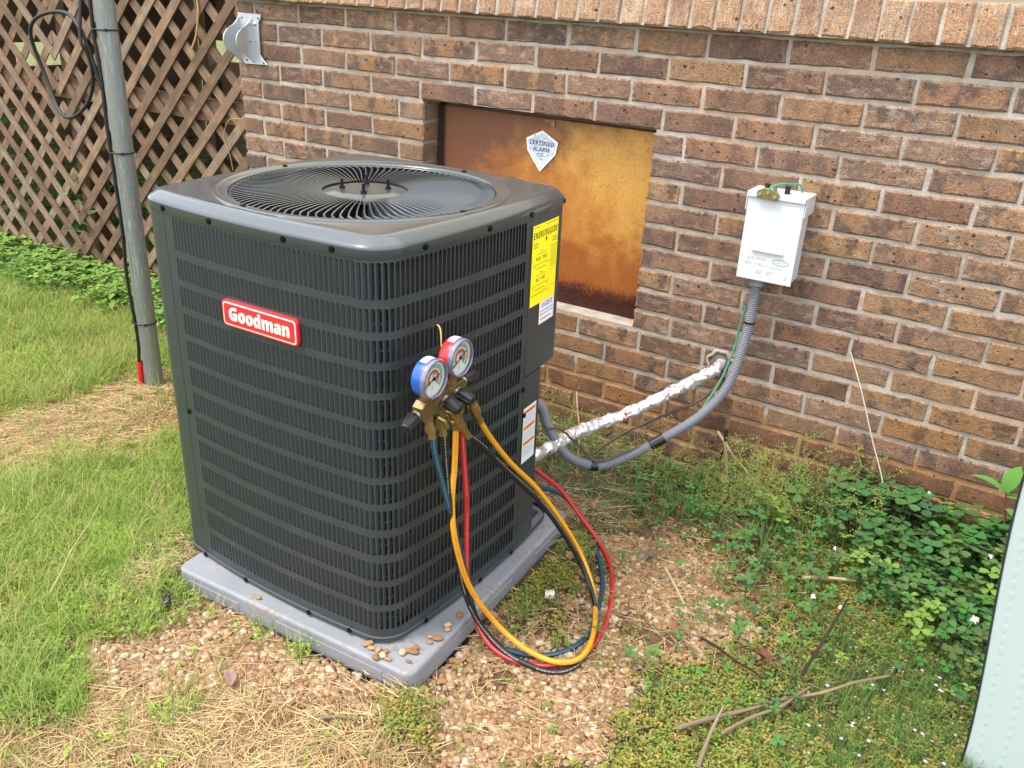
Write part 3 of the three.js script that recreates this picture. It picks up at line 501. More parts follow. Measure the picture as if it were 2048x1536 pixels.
  {
    const P = [], I = []; rings.forEach(([r, y]) => { for (let i = 0; i < NA; i++) { const a = i / NA * Math.PI * 2; let rr2 = r[i]; P.push(Math.cos(a) * rr2, y + B, Math.sin(a) * rr2); } });
    for (let k = 0; k < rings.length - 1; k++) for (let i = 0; i < NA; i++) { const a = k * NA + i, b = k * NA + (i + 1) % NA, c = a + NA, d = b + NA; I.push(a, b, c, b, d, c); }
    const g = new THREE.BufferGeometry(); g.setAttribute('position', new THREE.Float32BufferAttribute(P, 3)); g.setIndex(I); g.computeVertexNormals(); part('top_cap', g, capMat, AC);
  }
  // fan grille: radial vanes, each a tilted strip that curls at the rim
  const nV = 98, vaneM = phys({ color: 0x343b3e, roughness: 0.34, clearcoat: 0.8, clearcoatRoughness: 0.14 });
  const vg = (() => {
    const P = [], n = 12, row = (t) => { const r = lerp(0.094, RF - 0.0015, t), tw = 0.015 * Math.sin(Math.PI * Math.min(1, t * 1.05)) - 0.06 * Math.max(0, t - 0.82) / 0.18; const yt = 0.8655 + 0.002 * Math.sin(Math.PI * t), q = (d, y) => { const a = tw + d / r; return [r * Math.cos(a), y + B, r * Math.sin(a)]; }, k = t > 0.96 ? 0.45 : 1, f = 0.55 + 0.45 * t; return [q(-0.0032 * f, yt - 0.0004), q(0, yt), q(0.0012 * f, yt - 0.002), q(0.0062 * f, yt - 0.0175 * k)]; };
    for (let i = 0; i < n; i++) { const a = row(i / n), c = row((i + 1) / n); for (let k = 0; k < 3; k++) P.push(...a[k], ...c[k], ...c[k + 1], ...a[k], ...c[k + 1], ...a[k + 1]); }
    return geoFrom(P, new Array(P.length / 3 * 2).fill(0));
  })();
  const grille = part('fan_grille', new THREE.TorusGeometry(RF - 0.0035, 0.0026, 8, 120).rotateX(Math.PI / 2).translate(0, 0.862 + B, 0), capMat, AC);
  for (let i = 0; i < nV; i++) { const m = part('vane', vg, vaneM, grille); m.rotation.y = i / nV * Math.PI * 2; }
  const hub = part('hub', new THREE.LatheGeometry([[0.099, 0.852], [0.0985, 0.859], [0.094, 0.8612], [0.07, 0.8658], [0.066, 0.8668], [0.03, 0.8672], [0.0005, 0.8672]].map(([x, y]) => new THREE.Vector2(x, y + B)), 64), capMat, AC);
  for (let i = 0; i < 4; i++) { const a = i * Math.PI / 2 + 0.9; const x = Math.cos(a) * 0.05, z = Math.sin(a) * 0.05; part('motor_bolt', merge([cyl(0.0035, 0.0035, 0.022, 12, x, 0.877 + B, z), cyl(0.0068, 0.0068, 0.005, 6, x, 0.8695 + B, z)]), std(0x121213, 0.4, 0.4), hub); }
  const fan = part('fan_well', new THREE.CylinderGeometry(RF - 0.004, RF - 0.004, 0.14, 48, 1, true).translate(0, 0.77 + B, 0), paint, AC);
  part('fan_motor', merge([cyl(0.075, 0.075, 0.13, 32, 0, 0.775 + B, 0)]), std(0x26282a, 0.5), AC);
  for (let i = 0; i < 3; i++) { const P = [], n = 10; for (let k = 0; k < n; k++) { const q = (t, e) => { const r = lerp(0.06, 0.265, t), a = i * 2.094 + e * lerp(0.35, 0.52, t) + 0.25 * t; return [r * Math.cos(a), 0.77 + B - e * 0.03, r * Math.sin(a)]; }; const a = q(k / n, -1), b = q((k + 1) / n, -1), c = q((k + 1) / n, 1), d = q(k / n, 1); P.push(...a, ...b, ...c, ...a, ...c, ...d); } part('fan_blade', geoFrom(P), std(0x2c2e30, 0.4, 0.5), fan); }
  // screws
  const hex = merge([cyl(0.0052, 0.0052, 0.0035, 6, 0, 0.00175, 0), cyl(0.0066, 0.0066, 0.001, 14, 0, 0.0005, 0)]);
  const screw = (s, y, off) => { const q = at(s), m = part('screw', hex, screwMat, AC); m.position.set(...P3(s, y, off)); m.quaternion.setFromUnitVectors(V3(0, 1, 0), V3(sgn * q.nx, 0, sgn * q.nz)); };
  for (const [x, z] of [[-0.24, 0.343], [-0.085, 0.353], [0.118, 0.352], [0.232, 0.343], [0.345, 0.22], [0.355, 0.03], [0.351, -0.134], [0.33, -0.3]]) screw(S(x, z), 0.843, 0.0026);
  for (const [x, z] of [[-0.24, 0.343], [-0.085, 0.353], [0.118, 0.352], [0.232, 0.343], [0.345, 0.22], [0.355, 0.03], [0.352, -0.11]]) screw(S(x, z), -0.007, 0.003);
  screw(sL + 0.008, 0.381, 0.0005); screw(sR - 0.005, 0.43, 0.0005); screw(sR + 0.006, 0.36, 0.0005);
  for (const a of [0.15, 1.72, 3.3, 4.87]) { const m = part('screw', hex, screwMat, AC); m.position.set(Math.cos(a) * 0.306, 0.8702 + B, Math.sin(a) * 0.306); }
  // badge
  const { FontLoader } = await import('three/addons/loaders/FontLoader.js'); const { TextGeometry } = await import('three/addons/geometries/TextGeometry.js');
  const font = await new FontLoader().loadAsync('fonts/droid/droid_sans_bold.typeface.json');
  const rrect = (w, h, r) => { const s = new THREE.Shape(); s.moveTo(-w / 2 + r, -h / 2); s.lineTo(w / 2 - r, -h / 2); s.absarc(w / 2 - r, -h / 2 + r, r, -Math.PI / 2, 0); s.lineTo(w / 2, h / 2 - r); s.absarc(w / 2 - r, h / 2 - r, r, 0, Math.PI / 2); s.lineTo(-w / 2 + r, h / 2); s.absarc(-w / 2 + r, h / 2 - r, r, Math.PI / 2, Math.PI); s.lineTo(-w / 2, -h / 2 + r); s.absarc(-w / 2 + r, -h / 2 + r, r, Math.PI, Math.PI * 1.5); return s; };
  const cream = std(0xe9e2d2, 0.4), redM = phys({ color: 0xe0262b, roughness: 0.35, clearcoat: 0.5 });
  const bd = part('badge', new THREE.ExtrudeGeometry(rrect(0.205, 0.053, 0.009), { depth: 0.006, bevelEnabled: true, bevelSize: 0.001, bevelThickness: 0.001, bevelSegments: 2 }), redM, AC, 'red badge with cream border and raised cream lettering');
  bd.position.set(0.043, 0.665 + B, 0.3545); bd.rotation.y = 0.02;
  part('badge_border', new THREE.ExtrudeGeometry(rrect(0.2, 0.048, 0.0075), { depth: 0.0008, bevelEnabled: false }), cream, bd).position.z = 0.0068;
  part('badge_face', new THREE.ExtrudeGeometry(rrect(0.1945, 0.0425, 0.0055), { depth: 0.0012, bevelEnabled: false }), redM, bd).position.z = 0.0072;
  const tg = new TextGeometry('Goodman', { font, size: 0.0262, depth: 0.0016, curveSegments: 5, bevelEnabled: true, bevelSize: 0.0005, bevelThickness: 0.0004, bevelSegments: 1 }); tg.computeBoundingBox(); const tw = tg.boundingBox.max.x - tg.boundingBox.min.x; tg.scale(0.166 / tw, 1, 1); tg.translate(-0.083, -0.0115, 0);
  part('badge_lettering', tg, cream, bd).position.z = 0.0084;
  // paper labels that follow the sheet
  const eg = canvasTex(520, 760, (c, W, Hh) => {
    c.fillStyle = '#ffee10'; c.fillRect(0, 0, W, Hh); c.fillStyle = '#14120a'; c.strokeStyle = '#14120a';
    c.font = '13px sans-serif'; strokes(c, 18, 26, 110, 6); strokes(c, 250, 26, 250, 6);
    c.font = 'bold 82px sans-serif'; c.fillText('ENERGY', 14, 128, 255); c.fillText('GUIDE', 282, 128, 225); c.fillRect(268, 62, 10, 96); c.beginPath(); c.moveTo(250, 150); c.lineTo(296, 150); c.lineTo(273, 190); c.fill();
    c.font = '15px sans-serif'; for (let i = 0; i < 3; i++) { strokes(c, 22, 176 + i * 18, 90, 7); strokes(c, 400, 176 + i * 18, 100, 7); }
    c.textAlign = 'center'; c.font = '17px sans-serif'; c.fillText('Cooling', 190, 262); c.fillText('Efficiency Rating (SEER)', 190, 284); c.font = 'bold 48px sans-serif'; c.fillText('14.0 - 15.0', 190, 338); c.fillRect(24, 372, 330, 4); c.font = '13px sans-serif'; strokes(c, 40, 396, 40, 6); strokes(c, 310, 396, 40, 6); strokes(c, 90, 416, 200, 6);
    c.font = '17px sans-serif'; c.fillText('Heating', 190, 462); c.fillText('Efficiency Rating (HSPF)', 190, 484); c.font = 'bold 48px sans-serif'; c.fillText('8.2 - 9.0', 190, 538); c.fillRect(24, 572, 330, 4); c.font = '13px sans-serif'; strokes(c, 40, 596, 40, 6); strokes(c, 310, 596, 40, 6); strokes(c, 90, 616, 200, 6);
    c.textAlign = 'left'; c.font = '12px sans-serif'; for (let i = 0; i < 11; i++) strokes(c, 378, 250 + i * 20, 128, 6); c.fillRect(376, 480, 130, 2); c.fillRect(20, 640, 480, 2); strokes(c, 24, 664, 330, 6);
  });
  const sEG0 = S(0.3505, -0.1455), sEG1 = sEG0 + 0.1275, lab = (n, t, a, b, y0, y1, o, l) => part(n, strip(a, b, y0, y1, o, 0.01), std(0xffffff, 0.5, 0, { map: t }), AC, l);
  lab('energy_label', eg, sEG0, sEG1, 0.628, 0.814, 0.0012, 'yellow energy guide label');
  lab('company_label', canvasTex(300, 260, (c, W, Hh) => { c.fillStyle = '#e8eaf0'; c.fillRect(0, 0, W, Hh); c.strokeStyle = '#b3202c'; c.lineWidth = 8; c.strokeRect(3, 3, W - 6, Hh - 6); c.fillStyle = '#23305c'; c.font = 'bold 74px serif'; c.fillText('\u00aeGIST', 44, 84, 220); c.font = 'bold 27px sans-serif'; c.fillStyle = '#33343c'; c.fillText('Your Heating and Air', 26, 128, 250); c.fillText('Experts for Over 35 Years', 26, 164, 250); c.fillStyle = '#b3202c'; strokes(c, 36, 216, 200, 16); }), sEG0 + 0.048, sEG1 + 0.002, 0.572, 0.63, 0.0008, 'white company label with red border');
  lab('warning_label', canvasTex(220, 560, (c, W, Hh) => { c.fillStyle = '#d9dcde'; c.fillRect(0, 0, W, Hh); for (const y of [30, 190, 350]) { c.fillStyle = '#d9762e'; c.fillRect(12, y, W - 24, 34); c.fillStyle = '#8a4a20'; strokes(c, 50, y + 23, 120, 10); c.fillStyle = '#7b7f84'; c.font = '12px sans-serif'; for (let i = 0; i < 9; i++) strokes(c, 14, y + 52 + i * 12, W - 28, 4); } }), sEG0 - 0.003, sEG0 + 0.061, 0.228, 0.377, 0.0012, 'white warning label with three orange bars');
}
console.log('ac');

// ------------------------------------------------------------------ manifold gauge set hanging on the louvers
{
  const g = thing('manifold_gauge_set', 'brass manifold with blue and red pressure gauges and coloured hoses', 'gauge set', [1.70, 0.6, 1.17]);
  const T = ([x, y, z]) => [x - 1.70, y - 0.6, z - 1.17];
  const brass = phys({ color: 0x7d6746, roughness: 0.45, metalness: 0.75, bumpMap: grainTex, bumpScale: 0.0002 }), brass2 = std(0x9c8556, 0.36, 0.85), knobM = std(0x141415, 0.42);
  const R = (a, b, r0, r1, n = 16) => rod(T(a), T(b), r0, r1 === undefined ? r0 : r1, n);
  const bx = 1.692, by = 0.653;
  // body bar along the face with a top flange
  const bar = new THREE.Shape(); bar.moveTo(-0.066, -0.014); bar.lineTo(0.05, -0.014); bar.quadraticCurveTo(0.068, -0.008, 0.072, 0.012); bar.lineTo(0.062, 0.02); bar.lineTo(-0.06, 0.016); bar.lineTo(-0.07, 0.008); bar.closePath();
  const bg = new THREE.ExtrudeGeometry(bar, { depth: 0.02, bevelEnabled: true, bevelSize: 0.002, bevelThickness: 0.002, bevelSegments: 2 }); bg.rotateY(Math.PI / 2); bg.translate(...T([bx - 0.01, by, 1.183]));
  const zB = 1.222, zR = 1.135;
  part('body', merge([bg, R([bx, by - 0.03, 1.222], [bx, by - 0.01, 1.222], 0.011), R([bx, by - 0.03, 1.186], [bx, by - 0.01, 1.186], 0.011), R([bx, by - 0.03, 1.15], [bx, by - 0.01, 1.15], 0.011), R([bx, by - 0.03, 1.118], [bx, by - 0.01, 1.118], 0.01)]), brass, g);
  part('emblem', (() => { const t = new THREE.TorusGeometry(0.0085, 0.0012, 6, 20); t.scale(1.25, 1, 1); t.rotateY(Math.PI / 2); t.translate(...T([bx + 0.013, by + 0.001, 1.205])); return t; })(), brass, g);
  // gauges: drum axis along +x
  const dial = (spec) => canvasTex(256, 256, (c) => {
    c.fillStyle = '#c2c5c0'; c.fillRect(0, 0, 256, 256); c.translate(128, 128);
    const arc = (r, w, col, a0, a1) => { c.beginPath(); c.lineWidth = w; c.strokeStyle = col; c.arc(0, 0, r, a0, a1); c.stroke(); };
    arc(92, 24, '#6fa58c', 2.3, 6.9); arc(78, 3, '#3d7a62', 2.3, 6.9); arc(54, 24, '#b0463c', 2.2, 7.0); arc(42, 3, '#8d3a32', 2.2, 7.0);
    for (let i = 0; i < 44; i++) { const a = 2.3 + i / 43 * 4.6; c.save(); c.rotate(a); c.fillStyle = '#2e4a40'; c.fillRect(i % 4 ? 98 : 92, -1, i % 4 ? 6 : 12, 2); c.restore(); }
    c.fillStyle = '#2f5c4a'; c.font = 'bold 15px sans-serif'; c.textAlign = 'center'; for (let i = 0; i < 9; i++) { const a = 2.35 + i / 8 * 4.5; c.fillText(String(i * 10), Math.cos(a) * 84, Math.sin(a) * 84 + 5); }
    c.fillStyle = '#333'; c.strokeStyle = '#333'; c.lineWidth = 3; c.strokeRect(-14, -38, 28, 22); c.font = 'bold 13px sans-serif'; c.fillRect(-8, -32, 6, 10); c.fillRect(2, -32, 6, 10); c.font = '12px sans-serif'; c.fillText('psi', 0, 62); c.fillText('kPa', 0, 78);
  });
  function gauge(name, label, col, y, z, need) {
    const gx = 1.683, d = 0.027, r = 0.037; const G = part(name, new THREE.LatheGeometry([[0.0005, 0], [r - 0.004, 0], [r, 0.004], [r, d - 0.004], [r - 0.0015, d - 0.001]].map(p => new THREE.Vector2(...p)), 48), phys({ color: col, roughness: 0.35, clearcoat: 0.4 }), g, label);
    G.position.set(...T([gx, y, z])); G.rotation.z = -Math.PI / 2; G.rotation.order = 'XYZ';
    const bz = part('bezel', new THREE.LatheGeometry([[r + 0.0006, d - 0.004], [r + 0.0012, d + 0.002], [r - 0.0008, d + 0.0056], [r - 0.0026, d + 0.006], [r - 0.003, d + 0.001]].map(p => new THREE.Vector2(...p)), 48), phys({ color: 0x6f6886, roughness: 0.12, metalness: 0.1, clearcoat: 1, clearcoatRoughness: 0.05 }), G);
    const dg = new THREE.CircleGeometry(r - 0.0025, 48); dg.rotateX(-Math.PI / 2); dg.rotateY(Math.PI / 2 - 0.2); dg.translate(0, d - 0.001, 0); part('dial', dg, std(0xffffff, 0.6, 0, { map: dial() }), G);
    const nd = merge([box(0.046, 0.0008, 0.0014, -0.004, 0, 0), cyl(0.0035, 0.0035, 0.003, 14)]); nd.rotateY(need); nd.translate(0, d + 0.0012, 0); part('needle', nd, std(0x101010, 0.5), G);
    const lens = new THREE.CircleGeometry(r - 0.0028, 40); lens.rotateX(-Math.PI / 2); lens.translate(0, d + 0.0048, 0); part('lens', lens, phys({ color: 0xffffff, roughness: 0.03, transmission: 1, thickness: 0, ior: 1.45 }), G);
    // paper tag on the drum
    const tP = [], tU = []; for (let i = 0; i < 8; i++) { const q = (t, h) => { const a = Math.PI - 0.42 + t * 0.8; return [Math.cos(a) * (r + 0.0004), h, Math.sin(a) * (r + 0.0004)]; }; const a = q(i / 8, 0.007), b = q((i + 1) / 8, 0.007), c = q((i + 1) / 8, 0.021), e = q(i / 8, 0.021); tP.push(...a, ...b, ...c, ...a, ...c, ...e); const u0 = i / 8, u1 = (i + 1) / 8; tU.push(u0, 0, u1, 0, u1, 1, u0, 0, u1, 1, u0, 1); }
    part('paper_tag', geoFrom(tP, tU), std(0xffffff, 0.6, 0, { map: canvasTex(128, 64, (c) => { c.fillStyle = '#f4f1ea'; c.fillRect(0, 0, 128, 64); c.fillStyle = '#e0742c'; c.fillRect(10, 10, 62, 14); c.fillStyle = '#c8c4ba'; c.fillRect(10, 34, 100, 3); c.fillRect(10, 44, 90, 3); }) }), G);
    part('stem', merge([rod([0, 0, 0], [0, 0, 0.0001], 0.001)]), brass2, G);
    return G;
  }
  gauge('gauge', 'blue low pressure gauge with round dial', 0x124fa6, 0.7155, 1.229, 1.83);
  gauge('gauge', 'red high pressure gauge with round dial', 0xc4221e, 0.7295, 1.146, 2.09);
  for (const [y, z] of [[0.7155, 1.229], [0.7295, 1.146]]) part('gauge_neck', merge([R([bx, by + 0.012, z], [bx + 0.003, y - 0.034, z], 0.0085), R([bx, by + 0.018, z], [bx, by + 0.026, z], 0.0115, 0.0115, 6)]), brass2, g);
  part('sight_glass', R([bx + 0.002, by + 0.018, 1.18], [bx + 0.002, by + 0.034, 1.18], 0.006), brass2, g);
  // hand wheels
  function knob(a, b) {
    const A = V3(...T(a)), Bv = V3(...T(b)), d = Bv.clone().sub(A), len = d.length(), pr = [[0.0005, 0], [0.0105, 0], [0.012, 0.003], [0.0125, 0.012], [0.0115, len * 0.6], [0.0095, len - 0.003], [0.007, len], [0.0005, len]].map(p => new THREE.Vector2(...p));
    const l = [new THREE.LatheGeometry(pr, 28)]; for (let i = 0; i < 8; i++) { const an = i / 8 * Math.PI * 2; l.push(rod([Math.cos(an) * 0.012, 0.003, Math.sin(an) * 0.012], [Math.cos(an) * 0.0098, len * 0.9, Math.sin(an) * 0.0098], 0.0022, 0.0018, 6)); }
    const k = part('hand_wheel', merge(l), knobM, g); k.position.copy(A); k.quaternion.setFromUnitVectors(V3(0, 1, 0), d.normalize());
    const c = part('collar', cyl(0.0095, 0.0095, 0.006, 18, 0, -0.003, 0), std(0xb9b7b0, 0.35, 0.8), k);
  }
  knob([bx, by - 0.006, 1.262], [bx + 0.004, by - 0.016, 1.298]); knob([bx + 0.018, 0.656, 1.187], [bx + 0.05, 0.645, 1.19]); knob([bx + 0.018, 0.658, 1.146], [bx + 0.052, 0.65, 1.15]); knob([bx, by + 0.01, 1.106], [bx + 0.002, by + 0.012, 1.066]);
  // hose ends
  const nut = (a, b) => { const A = V3(...a), Bv = V3(...b), m = (t) => A.clone().lerp(Bv, t).toArray(); const l = [R(m(0), m(0.3), 0.0088, 0.0088), R(m(0.3), m(0.62), 0.0108, 0.0108, 24), R(m(0.62), m(0.68), 0.0085), R(m(0.68), m(1), 0.0078, 0.0078), R(m(0.94), m(1), 0.0086)]; for (let i = 0; i < 3; i++) l.push(R(m(0.34 + i * 0.09), m(0.38 + i * 0.09), 0.0114, 0.0114, 20)); return part('hose_fitting', merge(l), brass2, g); };
  nut([bx + 0.002, by - 0.028, 1.222], [1.70, 0.587, 1.218]); nut([bx + 0.002, by - 0.028, 1.186], [1.70, 0.578, 1.182]); nut([bx + 0.006, by - 0.03, 1.16], [1.696, 0.536, 1.092]); nut([bx + 0.008, by - 0.025, 1.098], [1.694, 0.55, 1.046]); nut([bx - 0.004, by - 0.028, 1.15], [1.688, 0.566, 1.124]); nut([bx - 0.006, by - 0.026, 1.118], [1.688, 0.578, 1.112]);
  part('elbow', tube([[bx + 0.008, by - 0.03, 1.2], [bx + 0.018, by - 0.036, 1.196], [bx + 0.02, by - 0.052, 1.188]].map(T), 0.0052, 16, 10), brass2, g);
  part('elbow', tube([[bx + 0.006, by - 0.026, 1.175], [bx + 0.016, by - 0.03, 1.168], [bx + 0.014, by - 0.038, 1.156]].map(T), 0.0052, 16, 10), brass2, g);
  part('hook', tube([[1.69, 0.665, 1.172], [1.684, 0.722, 1.165], [1.674, 0.75, 1.157], [1.666, 0.775, 1.15], [1.657, 0.783, 1.148], [1.644, 0.776, 1.147]].map(T), 0.0024, 60, 8), std(0xb09a60, 0.3, 0.9), g);
  // hoses; printed with small pale type along their length
  const hose = (col, pts, txt) => {
    const t = canvasTex(1024, 32, (c) => { c.fillStyle = col; c.fillRect(0, 0, 1024, 32); c.fillStyle = txt; strokes(c, 20, 13, 420, 1.6); strokes(c, 540, 13, 420, 1.6); }); t.wrapS = t.wrapT = THREE.RepeatWrapping; t.repeat.set(2.2, 1);
    return part('hose', tube(pts.map(T), 0.0062, 260, 12), std(0xffffff, 0.45, 0, { map: t }), g);
  };
  hose('#163d4f', [[1.7, 0.595, 1.216], [1.7, 0.558, 1.211], [1.7, 0.48, 1.185], [1.7, 0.366, 1.146], [1.705, 0.249, 1.112], [1.71, 0.136, 1.085], [1.73, 0.052, 1.067], [1.795, 0.02, 1.066], [1.867, 0.013, 1.033], [1.912, 0.013, 0.975], [1.923, 0.013, 0.893], [1.888, 0.013, 0.768], [1.838, 0.013, 0.667], [1.751, 0.025, 0.556], [1.69, 0.06, 0.525], [1.64, 0.11, 0.545], [1.6, 0.135, 0.59], [1.585, 0.14, 0.62]], '#5b8496');
  hose('#161617', [[1.7, 0.585, 1.181], [1.7, 0.508, 1.172], [1.7, 0.395, 1.155], [1.705, 0.261, 1.131], [1.715, 0.142, 1.103], [1.745, 0.055, 1.075], [1.816, 0.022, 1.079], [1.905, 0.013, 1.066], [1.947, 0.013, 1.018], [1.944, 0.014, 0.926], [1.907, 0.022, 0.836], [1.842, 0.06, 0.769], [1.788, 0.16, 0.789], [1.74, 0.27, 0.845], [1.706, 0.4, 0.956], [1.692, 0.49, 1.036], [1.696, 0.54, 1.096]], '#a9a59c');
  hose('#a52126', [[1.689, 0.584, 1.111], [1.69, 0.506, 1.099], [1.69, 0.378, 1.081], [1.695, 0.267, 1.083], [1.705, 0.155, 1.087], [1.72, 0.064, 1.071], [1.773, 0.024, 1.083], [1.842, 0.013, 1.077], [1.909, 0.013, 1.04], [1.947, 0.013, 0.97], [1.943, 0.013, 0.864], [1.905, 0.013, 0.744], [1.848, 0.014, 0.637], [1.78, 0.03, 0.576], [1.714, 0.08, 0.565], [1.66, 0.14, 0.575], [1.62, 0.19, 0.61], [1.6, 0.215, 0.63]], '#d06a6a');
  hose('#d69318', [[1.687, 0.569, 1.122], [1.69, 0.484, 1.128], [1.7, 0.404, 1.149], [1.71, 0.309, 1.145], [1.725, 0.185, 1.11], [1.762, 0.075, 1.06], [1.84, 0.036, 1.056], [1.916, 0.027, 1.043], [1.952, 0.027, 0.995], [1.936, 0.027, 0.906], [1.878, 0.03, 0.791], [1.818, 0.09, 0.748], [1.77, 0.19, 0.778], [1.728, 0.3, 0.84], [1.7, 0.4, 0.924], [1.69, 0.49, 0.996], [1.693, 0.552, 1.045]], '#9a6a10');
}
console.log('gauges');

// ------------------------------------------------------------------ disconnect box, conduit, line set, wires
{
  const d = thing('disconnect_box', 'white metal electrical disconnect box mounted on the brick wall', 'electrical box', [1.973, 0.672, 0.004]);
  const white = phys({ color: 0xc6cacd, roughness: 0.38, clearcoat: 0.2 }), wh = white;
  part('body', rbox(0.142, 0.226, 0.076, 0.003, 0, 0.118, 0.042), wh, d);
  const scr = canvasTex(512, 768, (c) => {
    c.fillStyle = '#cbcfd2'; c.fillRect(0, 0, 512, 768); c.strokeStyle = 'rgba(60,64,72,0.75)'; c.lineWidth = 3.5; c.lineCap = 'round';
    const scrib = (x, y, n, w, h) => { let px = x; for (let i = 0; i < n; i++) { if (rnd() < 0.25) { px += w; continue; } c.beginPath(); c.moveTo(px, y + rr(-h, 0)); c.quadraticCurveTo(px + rr(-4, w), y + rr(-h, h), px + w * 0.6, y + rr(0, h * 0.8)); c.stroke(); px += w; } };
    scrib(40, 560, 12, 18, 20); scrib(60, 612, 13, 17, 20); scrib(300, 622, 7, 17, 14); c.font = 'italic 52px serif'; c.fillStyle = 'rgba(70,74,82,0.6)'; c.fillText('62 - 67', 170, 700); c.fillText('1', 440, 718);
    c.lineWidth = 3; c.beginPath(); c.ellipse(388, 565, 78, 28, 0.03, 0, 7); c.stroke(); c.beginPath(); c.ellipse(388, 565, 70, 22, 0.05, 0, 7); c.stroke(); scrib(335, 566, 8, 14, 12);
  });
  const cg = new THREE.ExtrudeGeometry((() => { const s = new THREE.Shape(); s.moveTo(-0.0735, 0.002); s.lineTo(0.0735, 0.002); s.lineTo(0.0735, 0.222); s.lineTo(-0.0735, 0.222); s.closePath(); return s; })(), { depth: 0.002, bevelEnabled: true, bevelSize: 0.0012, bevelThickness: 0.0012, bevelSegments: 2 }); { const p = cg.attributes.position, u = cg.attributes.uv; for (let i = 0; i < p.count; i++) u.setXY(i, (p.getX(i) + 0.0735) / 0.147, (p.getY(i)) / 0.224); }
  const cov = part('cover', cg, phys({ color: 0xffffff, roughness: 0.36, map: scr, clearcoat: 0.2 }), d, 'white cover with faded grey handwriting'); cov.position.z = 0.0815;
  // pressed hand grip on the cover
  const sc = geoFrom([-0.034, 0.112, 0.0855, 0.034, 0.112, 0.0855, 0.042, 0.083, 0.0915, -0.034, 0.112, 0.0855, 0.042, 0.083, 0.0915, -0.042, 0.083, 0.0915, -0.042, 0.083, 0.0915, 0.042, 0.083, 0.0915, 0.042, 0.081, 0.0855, -0.042, 0.083, 0.0915, 0.042, 0.081, 0.0855, -0.042, 0.081, 0.0855, 0.034, 0.112, 0.0855, 0.042, 0.081, 0.0855, 0.042, 0.083, 0.0915, -0.034, 0.112, 0.0855, -0.042, 0.083, 0.0915, -0.042, 0.081, 0.0855]);
  part('hand_grip', sc, wh, d);
  part('rain_hood', merge([rbox(0.156, 0.0035, 0.096, 0.0012, 0, 0.2355, 0.043), rbox(0.003, 0.05, 0.09, 0.001, 0.0775, 0.2115, 0.041), rbox(0.003, 0.05, 0.09, 0.001, -0.0775, 0.2115, 0.041), rbox(0.152, 0.012, 0.003, 0.001, 0, 0.2295, 0.0895)]), wh, d);
  const clampS = new THREE.Shape(); clampS.moveTo(-0.026, -0.008); clampS.lineTo(0.026, -0.008); clampS.lineTo(0.028, 0.008); clampS.lineTo(0.012, 0.018); clampS.lineTo(-0.012, 0.018); clampS.lineTo(-0.028, 0.008); clampS.closePath();
  const olive = std(0x8a8350, 0.45, 0.7); const cl = part('ground_clamp', new THREE.ExtrudeGeometry(clampS, { depth: 0.006, bevelEnabled: true, bevelSize: 0.001, bevelThickness: 0.001, bevelSegments: 1 }), olive, d, 'olive brass ground clamp'); cl.position.set(-0.022, 0.232, 0.092); cl.rotation.z = -0.06;
  for (const x of [-0.02, 0.02, 0]) part('clamp_screw', rod([x, 0.001 + (x === 0 ? 0.008 : 0), 0.006], [x, 0.001 + (x === 0 ? 0.008 : 0), 0.0115], 0.0045, 0.004, 12), std(0xc9c4ae, 0.3, 0.8), cl);
  for (const x of [-0.036, 0.018]) part('stud', cyl(0.007, 0.007, 0.02, 14, x, 0.247, 0.06), std(0x1a1a1c, 0.6), d); part('stud', cyl(0.006, 0.006, 0.018, 14, -0.016, 0.246, 0.058), std(0x6d6558, 0.6), d);
  const gw = std(0x2f9a72, 0.45);
  single('ground_wire', tube([[1.952, 0.917, 0.103], [1.957, 0.928, 0.1], [1.975, 0.936, 0.085], [1.998, 0.936, 0.06], [2.012, 0.93, 0.03], [2.014, 0.91, 0.005]], 0.0024, 60, 8), gw, 'short green wire curling over the top of the white box', 'wire');
  const c = thing('flexible_conduit', 'grey ribbed flexible conduit sagging from the white box to the air conditioner', 'conduit', [0, 0, 0]);
  const grey = std(0x74767d, 0.5);
  const CP = [[1.947, 0.672, 0.045], [1.946, 0.59, 0.045], [1.942, 0.483, 0.05], [1.925, 0.35, 0.09], [1.88, 0.268, 0.16], [1.81, 0.205, 0.23], [1.72, 0.138, 0.30], [1.655, 0.112, 0.35], [1.586, 0.145, 0.40], [1.545, 0.25, 0.46], [1.537, 0.33, 0.5], [1.52, 0.36, 0.57]];
  part('hose', tube(CP, (s) => 0.0136 + 0.0011 * Math.sin(s / 0.0062 * Math.PI * 2), 1500, 14), grey, c);
  part('connector', merge([cyl(0.0185, 0.0185, 0.02, 20, 1.947, 0.664, 0.045), cyl(0.0215, 0.0215, 0.008, 8, 1.947, 0.652, 0.045)]), std(0x9a9c9e, 0.5, 0.3), c);
  const sub = (a, b, r, name, m, k = 8) => { const cv = new THREE.CatmullRomCurve3(CP.map(p => V3(...p))); const l = []; for (let i = 0; i <= k; i++) l.push(cv.getPointAt(a + (b - a) * i / k).toArray()); part(name, tube(l, r, 24, 16), m, c); };
  const tape = std(0x151516, 0.4); sub(0.486, 0.525, 0.0156, 'tape_band', tape); sub(0.665, 0.683, 0.0158, 'tape_band', tape); sub(0.113, 0.117, 0.0165, 'zip_tie', tape, 3);
  single('earth_wire', tube([[1.93, 0.586, 0.05], [1.921, 0.524, 0.05], [1.919, 0.464, 0.055], [1.905, 0.371, 0.085], [1.886, 0.308, 0.12], [1.872, 0.27, 0.145]], (s) => 0.0026 + 0.0008 * vn(s * 70, 3), 90, 8), std(0x3f8a68, 0.5), 'thin green wire hanging beside the grey ribbed conduit', 'wire');
  const cwM = std(0x4d443d, 0.6);
